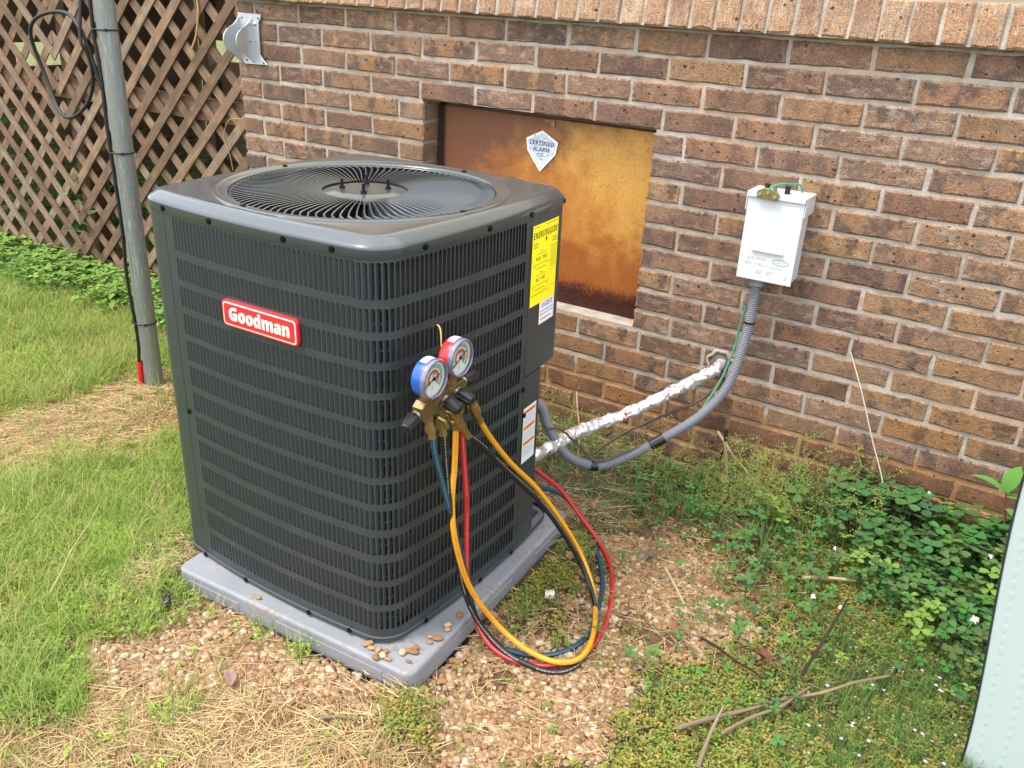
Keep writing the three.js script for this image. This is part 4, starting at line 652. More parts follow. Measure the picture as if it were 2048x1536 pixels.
  single('control_cable', tube([[1.87, 0.372, 0.01], [1.886, 0.339, 0.04], [1.848, 0.277, 0.08], [1.76, 0.217, 0.12], [1.663, 0.152, 0.18], [1.602, 0.094, 0.25], [1.545, 0.039, 0.36], [1.521, 0.022, 0.45]], 0.0042, 120, 8), cwM, 'brown control cable running straight down from the pipe hole', 'cable');
  single('control_cable', tube([[1.878, 0.372, 0.01], [1.915, 0.346, 0.06], [1.883, 0.28, 0.108], [1.84, 0.238, 0.178], [1.78, 0.192, 0.247], [1.72, 0.158, 0.305], [1.66, 0.128, 0.352], [1.62, 0.15, 0.36], [1.579, 0.234, 0.43], [1.559, 0.253, 0.47], [1.53, 0.26, 0.56]], 0.003, 140, 8), cwM, 'thin brown cable taped along the grey ribbed conduit', 'cable');
  // foil wrapped line set
  const foilT = dataTex(1024, 128, (i, j) => { const n = fbm(i / 18, j / 18, 4), r = sst(0.62, 0.68, fbm(i / 9 + 90, j / 6 + 5, 3)) * sst(0.5, 0.58, vn(i / 50, j / 34 + 3)) * 0.85; const v = 222 + 30 * (n - 0.5); return [lerp(v, 176, r), lerp(v, 36, r), lerp(v + 2, 48, r)]; });
  foilT.repeat.set(1.6, 1);
  const fp = thing('foil_pipe', 'crinkled silver foil wrapped pipe with red print running into the wall', 'pipe', [0, 0, 0]);
  part('insulation', tube([[1.874, 0.38, -0.03], [1.862, 0.362, 0.04], [1.79, 0.31, 0.1], [1.7, 0.248, 0.19], [1.622, 0.214, 0.29], [1.57, 0.198, 0.4], [1.548, 0.188, 0.5], [1.53, 0.19, 0.58]], (s, a) => 0.017 + 0.0046 * (fbm(s * 55, Math.cos(a) * 2.2 + 5, 2) + fbm(s * 60 + 9, Math.sin(a) * 2.2 + 9, 2) - 1) * 2 + 0.0012 * vn(s * 160, Math.cos(a) * 6 + 9), 420, 28), phys({ map: foilT, roughness: 0.34, metalness: 0.6 }), fp);
}
console.log('box');

// ------------------------------------------------------------------ pale panel standing at the right
{
  const p = thing('ribbed_panel', 'pale mint ribbed plastic panel standing beside the clover patch', 'panel', [2.709, -0.03, 0.8]);
  const m = phys({ color: 0xa6b4b3, roughness: 0.5, clearcoat: 0.15, bumpMap: grainTex, bumpScale: 0.0002 });
  const nY = 120, edge = (y) => -0.047 * sst(0, 0.72, y) - 0.012 * y; // leans towards the house at the top
  const P = [], top = 0.95; const W = 0.55;
  for (let i = 0; i < nY; i++) for (let k = 0; k < 160; k++) { const q = (u, v) => { const y = v * top, x = edge(y) + u * W; const fold = 0.0018 * Math.exp(-(((((u * W) % 0.042) - 0.021) / 0.0034) ** 2)) * (0.75 + 0.25 * Math.sin(y * 260 + Math.floor(u * W / 0.042) * 2)); return [x, y, 0.012 + fold]; }; const a = q(k / 160, i / nY), b = q((k + 1) / 160, i / nY), c = q((k + 1) / 160, (i + 1) / nY), d = q(k / 160, (i + 1) / nY); P.push(...a, ...b, ...c, ...a, ...c, ...d); }
  part('ribbed_face', geoFrom(P), m, p);
  const E = []; for (let i = 0; i < nY; i++) { const y0 = i / nY * top, y1 = (i + 1) / nY * top, a = [edge(y0), y0, 0.012], b = [edge(y1), y1, 0.012], c = [edge(y1), y1, -0.02], d = [edge(y0), y0, -0.02]; E.push(...a, ...b, ...c, ...a, ...c, ...d); const e = [edge(y0) + W, y0, -0.02], f = [edge(y1) + W, y1, -0.02]; E.push(...d, ...c, ...f, ...d, ...f, ...e); }
  part('edge_band', geoFrom(E), phys({ color: 0x9fb5b2, roughness: 0.3, clearcoat: 0.4 }), p);
  part('edge_seal', tube(Array.from({ length: 12 }, (_, i) => { const y = i / 11 * top; return [edge(y) - 0.001, y, 0.0125]; }), 0.0022, 60, 6), std(0x22262a, 0.5), p);
}

// ------------------------------------------------------------------ loose things on the pad and the ground
function pebbleGeo(seedk) { const g = new THREE.IcosahedronGeometry(1, 1), p = g.attributes.position; for (let i = 0; i < p.count; i++) { const x = p.getX(i), y = p.getY(i), z = p.getZ(i), k = 0.82 + 0.36 * fbm(x * 1.3 + seedk * 7 + 20, y * 1.3 + z * 1.7 + 30, 2); p.setXYZ(i, x * k, y * k * 0.72, z * k); } g.computeVertexNormals(); return g; }
function smoothGeo(g) { // weld by position for smooth normals
  const p = g.attributes.position, n = g.attributes.normal, m = new Map(); for (let i = 0; i < p.count; i++) { const k = [p.getX(i), p.getY(i), p.getZ(i)].map(v => v.toFixed(4)).join(); if (!m.has(k)) m.set(k, [0, 0, 0]); const q = m.get(k); q[0] += n.getX(i); q[1] += n.getY(i); q[2] += n.getZ(i); }
  for (let i = 0; i < p.count; i++) { const q = m.get([p.getX(i), p.getY(i), p.getZ(i)].map(v => v.toFixed(4)).join()), l = Math.hypot(...q) || 1; n.setXYZ(i, q[0] / l, q[1] / l, q[2] / l); } return g;
}
const PEB = [1, 2, 3, 4].map(k => smoothGeo(pebbleGeo(k)));
const stoneTex = dataTex(256, 256, (i, j) => { const n = fbm(i / 14, j / 14, 4), s = NT[((j & 255) << 8) + (i & 255)]; const v = 205 + 70 * (n - 0.5) + 36 * (s - 0.5); return [v, v, v]; });
{
  const cols = [0xb98d62, 0xc79d6e, 0xa97a50, 0xd6bd98, 0xb07f58, 0x9c7450].map(c => std(c, 0.8, 0, { map: stoneTex }));
  const pts = [[1.563, 1.26], [1.579, 1.266], [1.6, 1.272], [1.612, 1.27], [1.61, 1.256], [1.604, 1.284], [1.627, 1.272], [1.594, 1.262], [1.655, 1.214], [1.64, 1.238], [1.648, 1.228], [1.66, 1.224], [1.668, 1.18], [1.66, 1.166], [1.676, 1.161], [1.668, 1.113], [1.67, 1.068], [1.667, 1.252], [1.259, 1.284], [1.676, 1.125]];
  pts.forEach(([x, z], i) => { const big = i % 3; const m = single('pebble', PEB[i % 4], cols[i % 6], 'small tan pebble lying on the grey plastic pad', 'pebble', 'pebbles on the pad'); const s = rr(0.0045, 0.0082); m.scale.set(s * rr(0.9, 1.7), s * rr(0.7, 1.05), s * rr(0.75, 1.1)); m.position.set(x + 0.008, 0.0645 + s * 0.55, z + 0.008); m.rotation.y = rr(0, 6); });
}
{
  const barkT = dataTex(256, 64, (i, j) => { const n = fbm(i / 30, j / 5, 4); const v = 0.7 + 0.7 * (n - 0.4); return [156 * v, 134 * v, 108 * v]; });
  const bark = std(0xffffff, 0.9, 0, { map: barkT }), pale = std(0xa89472, 0.9), dark = std(0x6c5038, 0.9, 0, { map: barkT });
  const stick = (pts, r, mat, label) => { const P = pts.map(([x, y, z]) => [x, Math.max(y, H(x, z) + r * 0.9), z]); const Q = []; for (let i = 0; i < P.length; i++) { Q.push(P[i]); if (i < P.length - 1) { const a = P[i], b = P[i + 1]; Q.push([(a[0] + b[0]) / 2 + rr(-0.004, 0.004), (a[1] + b[1]) / 2 + rr(0, 0.003), (a[2] + b[2]) / 2 + rr(-0.004, 0.004)]); } } const knots = [rr(0.2, 0.4), rr(0.6, 0.8)]; single('stick', tube(Q, (s, a, L2) => { const t = s / L2; let k = r * (1 - 0.45 * t); for (const q of knots) k += r * 0.25 * Math.exp(-(((t - q) / 0.02) ** 2)); return t < 0.003 || t > 0.997 ? 0.0004 : k; }, 60, 8), mat, label, 'stick', 'dead sticks on the ground'); };
  stick([[2.202, 0.02, 1.068], [2.314, 0.022, 0.929], [2.426, 0.024, 0.799], [2.543, 0.03, 0.663]], 0.0052, bark, 'long dead stick lying on the weeds below the clover patch');
  stick([[2.284, 0.022, 1.03], [2.366, 0.03, 0.894], [2.404, 0.035, 0.805]], 0.0045, bark, 'shorter tan stick crossing the long dead stick');
  stick([[2.273, 0.01, 1.126], [2.269, 0.05, 0.981]], 0.005, bark, 'stubby split stick pointing up beside the long dead stick');
  stick([[2.284, 0.035, 0.427], [2.406, 0.035, 0.358]], 0.0058, pale, 'pale broken stick lying at the edge of the clover leaves');
  stick([[2.377, 0.03, 0.781], [2.408, 0.07, 0.492]], 0.0042, dark, 'dark leaning stick in front of the clover patch');
  stick([[2.08, 0.045, 0.101], [2.146, 0.045, 0.228]], 0.0052, pale, 'short straw coloured stick near the wall weeds');
  stick([[1.974, 0.018, 0.57], [2.089, 0.02, 0.707]], 0.004, pale, 'thin pale stick lying across the gravel');
  stick([[2.144, 0.015, 0.769], [2.238, 0.018, 0.801], [2.327, 0.015, 0.83]], 0.0035, dark, 'crooked thin dark twig at the gravel edge');
  stick([[1.592, 0.014, 1.442], [1.663, 0.016, 1.402], [1.723, 0.014, 1.349]], 0.0036, bark, 'dark brown twig in the straw before the pad corner');
  stick([[0.868, 0.06, 1.545], [0.777, 0.075, 1.427], [0.644, 0.08, 1.25]], 0.0016, pale, 'long thin straw stalk across the lawn');
  stick([[1.9, 0.17, 0.03], [1.965, 0.11, 0.045], [2.03, 0.07, 0.06], [2.145, 0.04, 0.12]], 0.005, pale, 'pale forked root leaning against the wall below the conduit');
  stick([[1.93, 0.14, 0.035], [1.955, 0.08, 0.06], [1.975, 0.045, 0.1]], 0.0042, pale, 'short pale root standing by the wall below the conduit');
  stick([[1.928, 0.185, 0.03], [1.924, 0.08, 0.045]], 0.0062, dark, 'dark broken stub standing by the wall');
  stick([[2.301, 0.085, 0.04], [2.44, 0.112, 0.03], [2.561, 0.14, 0.03], [2.72, 0.151, 0.04]], 0.0034, pale, 'long pale dry vine along the foot of the wall');
  stick([[1.45, 0.2, 0.1], [1.52, 0.12, 0.2], [1.6, 0.06, 0.36]], 0.0024, pale, 'thin dead stalk leaning on the wall behind the foil pipe');
  const vine = (pts, r, label) => single('dry_vine', tube(pts, r, 40, 6), std(0xb08d63, 0.9), label, 'vine', 'dry stems on the lattice');
  vine([[-0.36, 1.5, -0.042], [-0.347, 1.272, -0.046], [-0.346, 1.224, -0.044], [-0.366, 1.146, -0.042], [-0.399, 1.097, -0.044]], 0.0042, 'bent tan dry stem hanging down the top of the lattice');
  vine([[-0.13, 0.862, -0.03], [-0.224, 0.845, -0.044], [-0.262, 0.776, -0.044], [-0.238, 0.708, -0.045], [-0.228, 0.649, -0.046]], 0.0016, 'thin curled dry stem on the lattice beside the brick corner');
  const cord = single('white_cord', tube([[2.221, 0.503, 0.004], [2.273, 0.412, 0.03], [2.333, 0.285, 0.05], [2.386, 0.179, 0.07], [2.425, 0.06, 0.085]], 0.0019, 80, 8), std(0xb8afa6, 0.8), 'thin white cord hanging from a mortar joint down to the clover', 'cord');
  // dead leaves
  const leafShape = (w, l) => { const P = []; const n = 8, row = (t) => { const ww = w * Math.sin(Math.PI * Math.min(1, t * 0.96 + 0.02)) ** 0.8 * (1 + 0.16 * Math.sin(t * 19)); const y = 0.35 * l * (t - 0.5) ** 2 + 0.004 * Math.sin(t * 9); return [[-ww, y + ww * 0.55, (t - 0.5) * l], [0, y, (t - 0.5) * l], [ww, y + ww * 0.4, (t - 0.5) * l]]; }; for (let i = 0; i < n; i++) { const a = row(i / n), b = row((i + 1) / n); for (let k = 0; k < 2; k++) P.push(...a[k], ...a[k + 1], ...b[k + 1], ...a[k], ...b[k + 1], ...b[k]); } return geoFrom(P); };
  const leaf = (x, y, z, w, l, col, ry, label) => { const m = single('dead_leaf', leafShape(w, l), std(col, 0.85), label, 'leaf', 'fallen leaves'); m.position.set(x, Math.max(y, H(x, z) + 0.012), z); m.rotation.set(rr(-0.3, 0.3), ry, rr(-0.3, 0.3)); };
  leaf(2.288, 0.03, 0.767, 0.02, 0.06, 0x5a3826, 0.6, 'curled dark brown dead leaf on the moss'); leaf(1.919, 0.02, 0.543, 0.015, 0.05, 0x6b5546, 2.2, 'grey brown dead leaf on the gravel near the wall weeds'); leaf(1.722, 0.03, 1.005, 0.016, 0.045, 0x96705a, 1.2, 'tan dead leaf leaning against the pad edge'); leaf(2.086, 0.02, 0.782, 0.014, 0.04, 0x7d5340, 0.2, 'small rust brown leaf at the gravel edge'); leaf(1.672, 0.052, 0.72, 0.008, 0.026, 0xd9b21e, 1.5, 'small yellow leaf on the rear of the pad'); leaf(1.37, 0.02, 1.47, 0.012, 0.045, 0x8a6f63, 0.9, 'pale brown leaf on the gravel before the pad');
  leaf(1.76, 0.02, 0.69, 0.013, 0.04, 0x8a6a48, 0.4, 'light brown leaf caught between pad and hoses');
  const pv = single('plastic_cap', (() => { const g = merge([new THREE.CylinderGeometry(0.0115, 0.0115, 0.023, 20, 1, true), ...[-0.008, -0.004, 0, 0.004, 0.008].map(y => new THREE.TorusGeometry(0.0117, 0.0009, 6, 24).rotateX(Math.PI / 2).translate(0, y, 0)), new THREE.CircleGeometry(0.0115, 20).rotateX(-Math.PI / 2).translate(0, 0.0115, 0)]); return g; })(), std(0xcdc6b2, 0.6), 'small white ribbed plastic cap lying inside the hose loop', 'cap'); pv.position.set(1.781, 0.018, 0.838); pv.rotation.set(0.3, 0.5, 1.4);
  const bt = single('black_plastic_scrap', merge([rbox(0.02, 0.016, 0.03, 0.004), rbox(0.012, 0.02, 0.012, 0.003, 0.008, 0.008, -0.008)]), std(0x0e0f11, 0.5), 'small black plastic scrap in the lawn beside the pad', 'scrap'); bt.position.set(1.066, 0.03, 1.386); bt.rotation.set(0.3, 0.8, 0.2);
}
console.log('loose');

// ------------------------------------------------------------------ vegetation
function blade(len, w, bend, seg = 3, tip = 0.15) { // tapered bent blade rising along y, bending to +x
  const P = [], row = (t) => { const a = bend * t, x = len * (1 - Math.cos(a)) / Math.max(bend, 1e-3), y = len * Math.sin(a) / Math.max(bend, 1e-3), ww = w * (1 - t) + w * tip * t * (1 - t); return [[x, y, -ww / 2], [x, y, ww / 2]]; };
  for (let i = 0; i < seg; i++) { const [a, b] = row(i / seg), [c, d] = row((i + 1) / seg); P.push(...a, ...b, ...d, ...a, ...d, ...c); } return geoFrom(P);
}
function leafOval(l, w, y, tilt, rx) { // small leaf pointing to +x
  const P = [], pts = [[0, 0], [0.3, 0.42], [0.65, 0.5], [1, 0], [0.65, -0.5], [0.3, -0.42]].map(([a, b]) => [a * l, a * l * tilt + Math.abs(b) * w * 0.25, b * w]); for (let i = 1; i < 5; i++) P.push(...pts[0], ...pts[i], ...pts[i + 1]);
  const g = geoFrom(P); g.rotateY(rx); g.translate(0, y, 0); return g;
}
function tuft(n, l0, l1, w, b0, b1, spread) { const l = []; for (let i = 0; i < n; i++) { const g = blade(rr(l0, l1), w * rr(0.7, 1.2), rr(b0, b1)); g.rotateY(rr(0, 6.28)); g.translate(rr(-spread, spread), 0, rr(-spread, spread)); l.push(g); } return merge(l); }
function weed(n, h, ll) { const l = []; for (let i = 0; i < n; i++) { const y = rr(0.15, 1) * h, a = rr(0, 6.28), g = leafOval(ll * rr(0.7, 1.3), ll * rr(0.45, 0.7), 0, rr(-0.2, 0.5), a); g.translate(rr(-0.35, 0.35) * h + Math.cos(a) * 0.002, y, rr(-0.35, 0.35) * h); l.push(g); } return merge(l); }
function trefoil(h, r) { const l = [rod([0, 0, 0], [0.004, h, 0], 0.0008, 0.0006, 4)]; for (let k = 0; k < 3; k++) { const P = [], pts = [[0, 0], [0.45, 0.36], [0.85, 0.4], [1.02, 0.18], [0.92, 0], [1.02, -0.18], [0.85, -0.4], [0.45, -0.36]].map(([a, b]) => [a * r, 0.16 * a * r + Math.abs(b) * r * 0.22 - a * a * r * 0.12, b * r]); for (let i = 1; i < 7; i++) P.push(...pts[0], ...pts[i], ...pts[i + 1]); const g = geoFrom(P); g.rotateY(k * 2.094 + 0.2); g.translate(0.004, h, 0); l.push(g); } return merge(l); }
const leafMat = (c = 0xffffff) => phys({ color: c, roughness: 0.8, transmission: 0.25, thickness: 0, specularIntensity: 0.35 });
const dummy = new THREE.Object3D(), tmpC = new THREE.Color();
// scatter over the ground; keep(x, z) gives acceptance, put() sets pose and colour
function scatter(name, geo, mat, n, area, keep, put) {
  const list = []; let guard = 0; while (list.length < n && guard++ < n * 14) { const x = rr(area[0], area[1]), z = rr(area[2], area[3]); if (rnd() < keep(x, z)) list.push([x, z]); }
  const m = new THREE.InstancedMesh(geo, mat, list.length);
  list.forEach(([x, z], i) => { dummy.position.set(x, H(x, z), z); dummy.rotation.set(0, rr(0, 6.28), 0); dummy.scale.setScalar(1); put(dummy, tmpC, x, z); dummy.updateMatrix(); m.setMatrixAt(i, dummy.matrix); m.setColorAt(i, tmpC); });
  shade(m); m.name = numbered(name); return m;
}
function stuff(group, label, category, list) { list.forEach(m => { m.userData = { kind: 'stuff', label, category }; scene.add(m); }); }
const onPad = (x, z) => x > 0.998 && x < 1.708 && z > 0.545 && z < 1.318 - (x - 1.33) * 0.04;
const inView = (x, z) => !(x > 1.5 && z > 1.75) && !(x < -0.9 && z > 1.5) && !(x > 0.93 && x < 1.62 && z > 0.54 && z < 1.24);
const dryAt = (x, z) => Math.max(soft(x, z, DRY1, 0.2), soft(x, z, DRY2, 0.2), soft(x, z, DRY3, 0.2));
const left = (x, z) => sst(1.45, 1.05, x + (fbm(x * 4, z * 4, 2) - 0.5) * 0.3 - (z > 1.2 ? (z - 1.2) * 0.5 : 0));
const patch = (x, z, f = 3, o = 0) => fbm(x * f + 31 + o, z * f + 17 + o, 3);
const green = (c, x, z, v = 1) => { const t = patch(x, z, 2.2, 5), y = patch(x, z, 1.3, 60), g = lerp(0.26, 0.42, t) * v * rr(0.8, 1.2); c.setRGB(g * lerp(0.52, 0.84, y) * rr(0.9, 1.15), g, g * 0.17); };
// gravel
{
  const cols = [[0.48, 0.28, 0.13], [0.54, 0.35, 0.17], [0.40, 0.22, 0.1], [0.6, 0.43, 0.25], [0.44, 0.25, 0.11], [0.68, 0.56, 0.38], [0.36, 0.19, 0.09]];
  const sm = std(0xffffff, 0.82, 0, { map: stoneTex });
  const l = PEB.slice(0, 3).map((g, k) => scatter('gravel', g, sm, 5200, [1.0, 2.3, 0.3, 1.75], (x, z) => onPad(x, z) ? 0 : gravelW(x, z) * sst(0.25, 0.42, patch(x, z, 5, 9)) + 0.012 * (x > 1.6 ? 1 : 0), (d, c) => {
    const s = 0.0042 + 0.0048 * rnd() ** 3; d.scale.set(s * rr(0.9, 1.4), s * rr(0.8, 1.1), s * rr(0.8, 1.2)); d.rotation.set(rr(-0.5, 0.5), rr(0, 6.28), rr(-0.5, 0.5)); d.position.y += rr(-0.002, 0.005); const q = cols[Math.floor(rnd() * 7)]; const v = rr(0.7, 1.1); c.setRGB(q[0] * v, q[1] * v, q[2] * v);
  }));
  stuff('gravel', 'tan pea gravel spread round the grey pad', 'gravel', l);
}
// lawn: fine blades and small leaved weeds
{
  const G = [tuft(9, 0.035, 0.08, 0.0021, 0.6, 1.7, 0.014), tuft(8, 0.06, 0.13, 0.0019, 0.9, 2.1, 0.014), tuft(10, 0.015, 0.035, 0.0026, 0.3, 1.2, 0.012)];
  const W = [weed(10, 0.022, 0.0085), weed(12, 0.03, 0.0075)];
  const lm = leafMat();
  const lawnKeep = (x, z) => { if (onPad(x, z) || !inView(x, z) || z < 0.02 && x > -0.1) return 0; const g = gravelW(x, z), d = dryAt(x, z); return left(x, z) * (1 - g * 0.97) * (1 - d * 0.93) * (0.45 + 0.55 * sst(0.3, 0.55, patch(x, z, 4))); };
  const l = G.map((g, k) => scatter('lawn_grass', g, lm, 14500, [-2.4, 1.6, -0.1, 2.1], lawnKeep, (d, c, x, z) => { d.scale.setScalar(rr(0.7, 1.25)); d.rotation.x = rr(-0.35, 0.35); green(c, x, z); if (rnd() < 0.2) c.setRGB(0.5 * rr(0.8, 1.1), 0.42, 0.17); }));
  l.push(...W.map((g, k) => scatter('lawn_weeds', g, lm, 7500, [-2.4, 1.6, -0.1, 2.1], lawnKeep, (d, c, x, z) => { d.scale.setScalar(rr(0.7, 1.4)); green(c, x, z, 1.05); })));
  stuff('lawn', 'bright green lawn grass mixed with small leaved weeds', 'grass', l);
  // right hand ground: low mossy weeds and sparse blades
  const rightKeep = (x, z) => { if (onPad(x, z) || x < 1.62 && z > 0.5) return 0; const g = gravelW(x, z), dt = soft(x, z, DIRT, 0.3); const bot = sst(0.6, 1.0, z) * sst(2.02, 2.2, x), wallside = sst(0.36, 0.12, z) * sst(1.25, 1.5, x), mid = 0.16; const strip = sst(1.86, 1.74, x) * sst(0.98, 0.9, z) * sst(0.5, 0.62, z) * 0.8, corner = Math.exp(-((x - 1.735) ** 2 + (z - 1.345) ** 2) / 0.004) * 1.0; return Math.max(bot * 0.95, wallside * 0.75, mid, strip, corner, sst(2.1, 2.3, x) * 0.6) * (1 - g * (corner > 0.3 ? 0.2 : 0.88)) * (1 - dt * 0.6) * (0.35 + 0.65 * sst(0.32, 0.52, patch(x, z, 6, 3))); };
  const r = [weed(14, 0.016, 0.0065), weed(10, 0.02, 0.008), tuft(8, 0.012, 0.03, 0.0016, 0.4, 1.4, 0.01)].map((g, k) => scatter('low_weeds', g, lm, 7500, [1.2, 3.1, 0.02, 1.75], rightKeep, (d, c, x, z) => { d.scale.setScalar(rr(0.7, 1.3)); const t = patch(x, z, 5, 70); c.setRGB(lerp(0.15, 0.27, t) * rr(0.8, 1.25), lerp(0.22, 0.29, t) * rr(0.8, 1.15), 0.05); if (rnd() < 0.14) c.setRGB(0.4, 0.27, 0.1); }));
  stuff('low', 'low mossy weeds on the bare ground by the brick wall', 'weeds', r);
  const tall = [tuft(5, 0.07, 0.15, 0.0042, 0.4, 1.3, 0.01), tuft(4, 0.05, 0.11, 0.003, 0.5, 1.5, 0.008)].map((g, k) => scatter('tall_grass', g, leafMat(), 130, [1.2, 2.35, 0.03, 0.4], (x, z) => onPad(x, z) ? 0 : 0.6, (d, c) => { d.scale.setScalar(rr(0.6, 1.1)); c.setRGB(0.09 * rr(0.7, 1.3), 0.19 * rr(0.8, 1.2), 0.05); }));
  stuff('tall', 'loose blades of tall grass at the foot of the brick wall', 'grass', tall);
  const loops = scatter('tall_grass', tuft(3, 0.06, 0.14, 0.0036, 0.7, 1.6, 0.006), leafMat(), 16, [1.72, 1.98, 0.75, 1.1], () => 1, (d, c) => { d.scale.setScalar(rr(0.6, 1)); c.setRGB(0.14, 0.22, 0.06); }); stuff('tall', 'single grass shoots growing inside the hose loop', 'grass', [loops]);
}
// straw
{
  const one = (n, l0, l1, w) => { const l = []; for (let i = 0; i < n; i++) { const len = rr(l0, l1), g = blade(len, w, rr(0.1, 0.6), 2, 0.6); g.rotateZ(-Math.PI / 2 + rr(0.02, 0.32)); g.rotateX(rr(0, 3)); g.rotateY(rr(0, 6.28)); g.translate(rr(-0.02, 0.02), rr(0.003, 0.014), rr(-0.02, 0.02)); l.push(g); } return merge(l); };
  const S2 = [one(6, 0.03, 0.08, 0.0019), one(5, 0.04, 0.12, 0.0016)], sm = std(0xffffff, 0.8);
  const keep = (x, z) => onPad(x, z) || !inView(x, z) ? 0 : Math.max(dryAt(x, z), gravelW(x, z) * 0.09, left(x, z) * 0.12, soft(x, z, DIRT, 0.3) * 0.1, 0.03);
  stuff('straw', 'matted straw coloured dry grass', 'dry grass', S2.map(g => scatter('dry_grass', g, sm, 7000, [-0.6, 2.5, 0.02, 2.0], keep, (d, c) => { d.scale.setScalar(rr(0.7, 1.2)); const v = rr(0.7, 1.15), t = rnd(); c.setRGB(lerp(0.56, 0.46, t) * v, lerp(0.42, 0.29, t) * v, lerp(0.2, 0.15, t) * v); })));
  const near = scatter('dry_grass', one(6, 0.04, 0.12, 0.0018), sm, 260, [1.3, 1.75, 0.05, 0.5], (x, z) => 1, (d, c) => { d.scale.setScalar(rr(0.7, 1.3)); d.rotation.z = rr(-0.3, 0.3); d.position.y += rr(0, 0.05); const v = rr(0.7, 1.1); c.setRGB(0.42 * v, 0.31 * v, 0.18 * v); }); stuff('straw', 'brown dead stalks heaped behind the air conditioner', 'dry grass', [near]);
  const clump = scatter('dry_grass', one(7, 0.03, 0.08, 0.0017), sm, 120, [0.86, 0.99, 1.16, 1.38], (x, z) => onPad(x, z) && z < 1.27 ? 0 : 1, (d, c) => { d.scale.setScalar(rr(0.7, 1.1)); d.position.y += rr(0, 0.035); const v = rr(0.7, 1.15); c.setRGB(0.5 * v, 0.37 * v, 0.2 * v); }); stuff('straw', 'dry grass clump heaped on the left corner of the pad', 'dry grass', [clump]);
}
console.log('lawn');
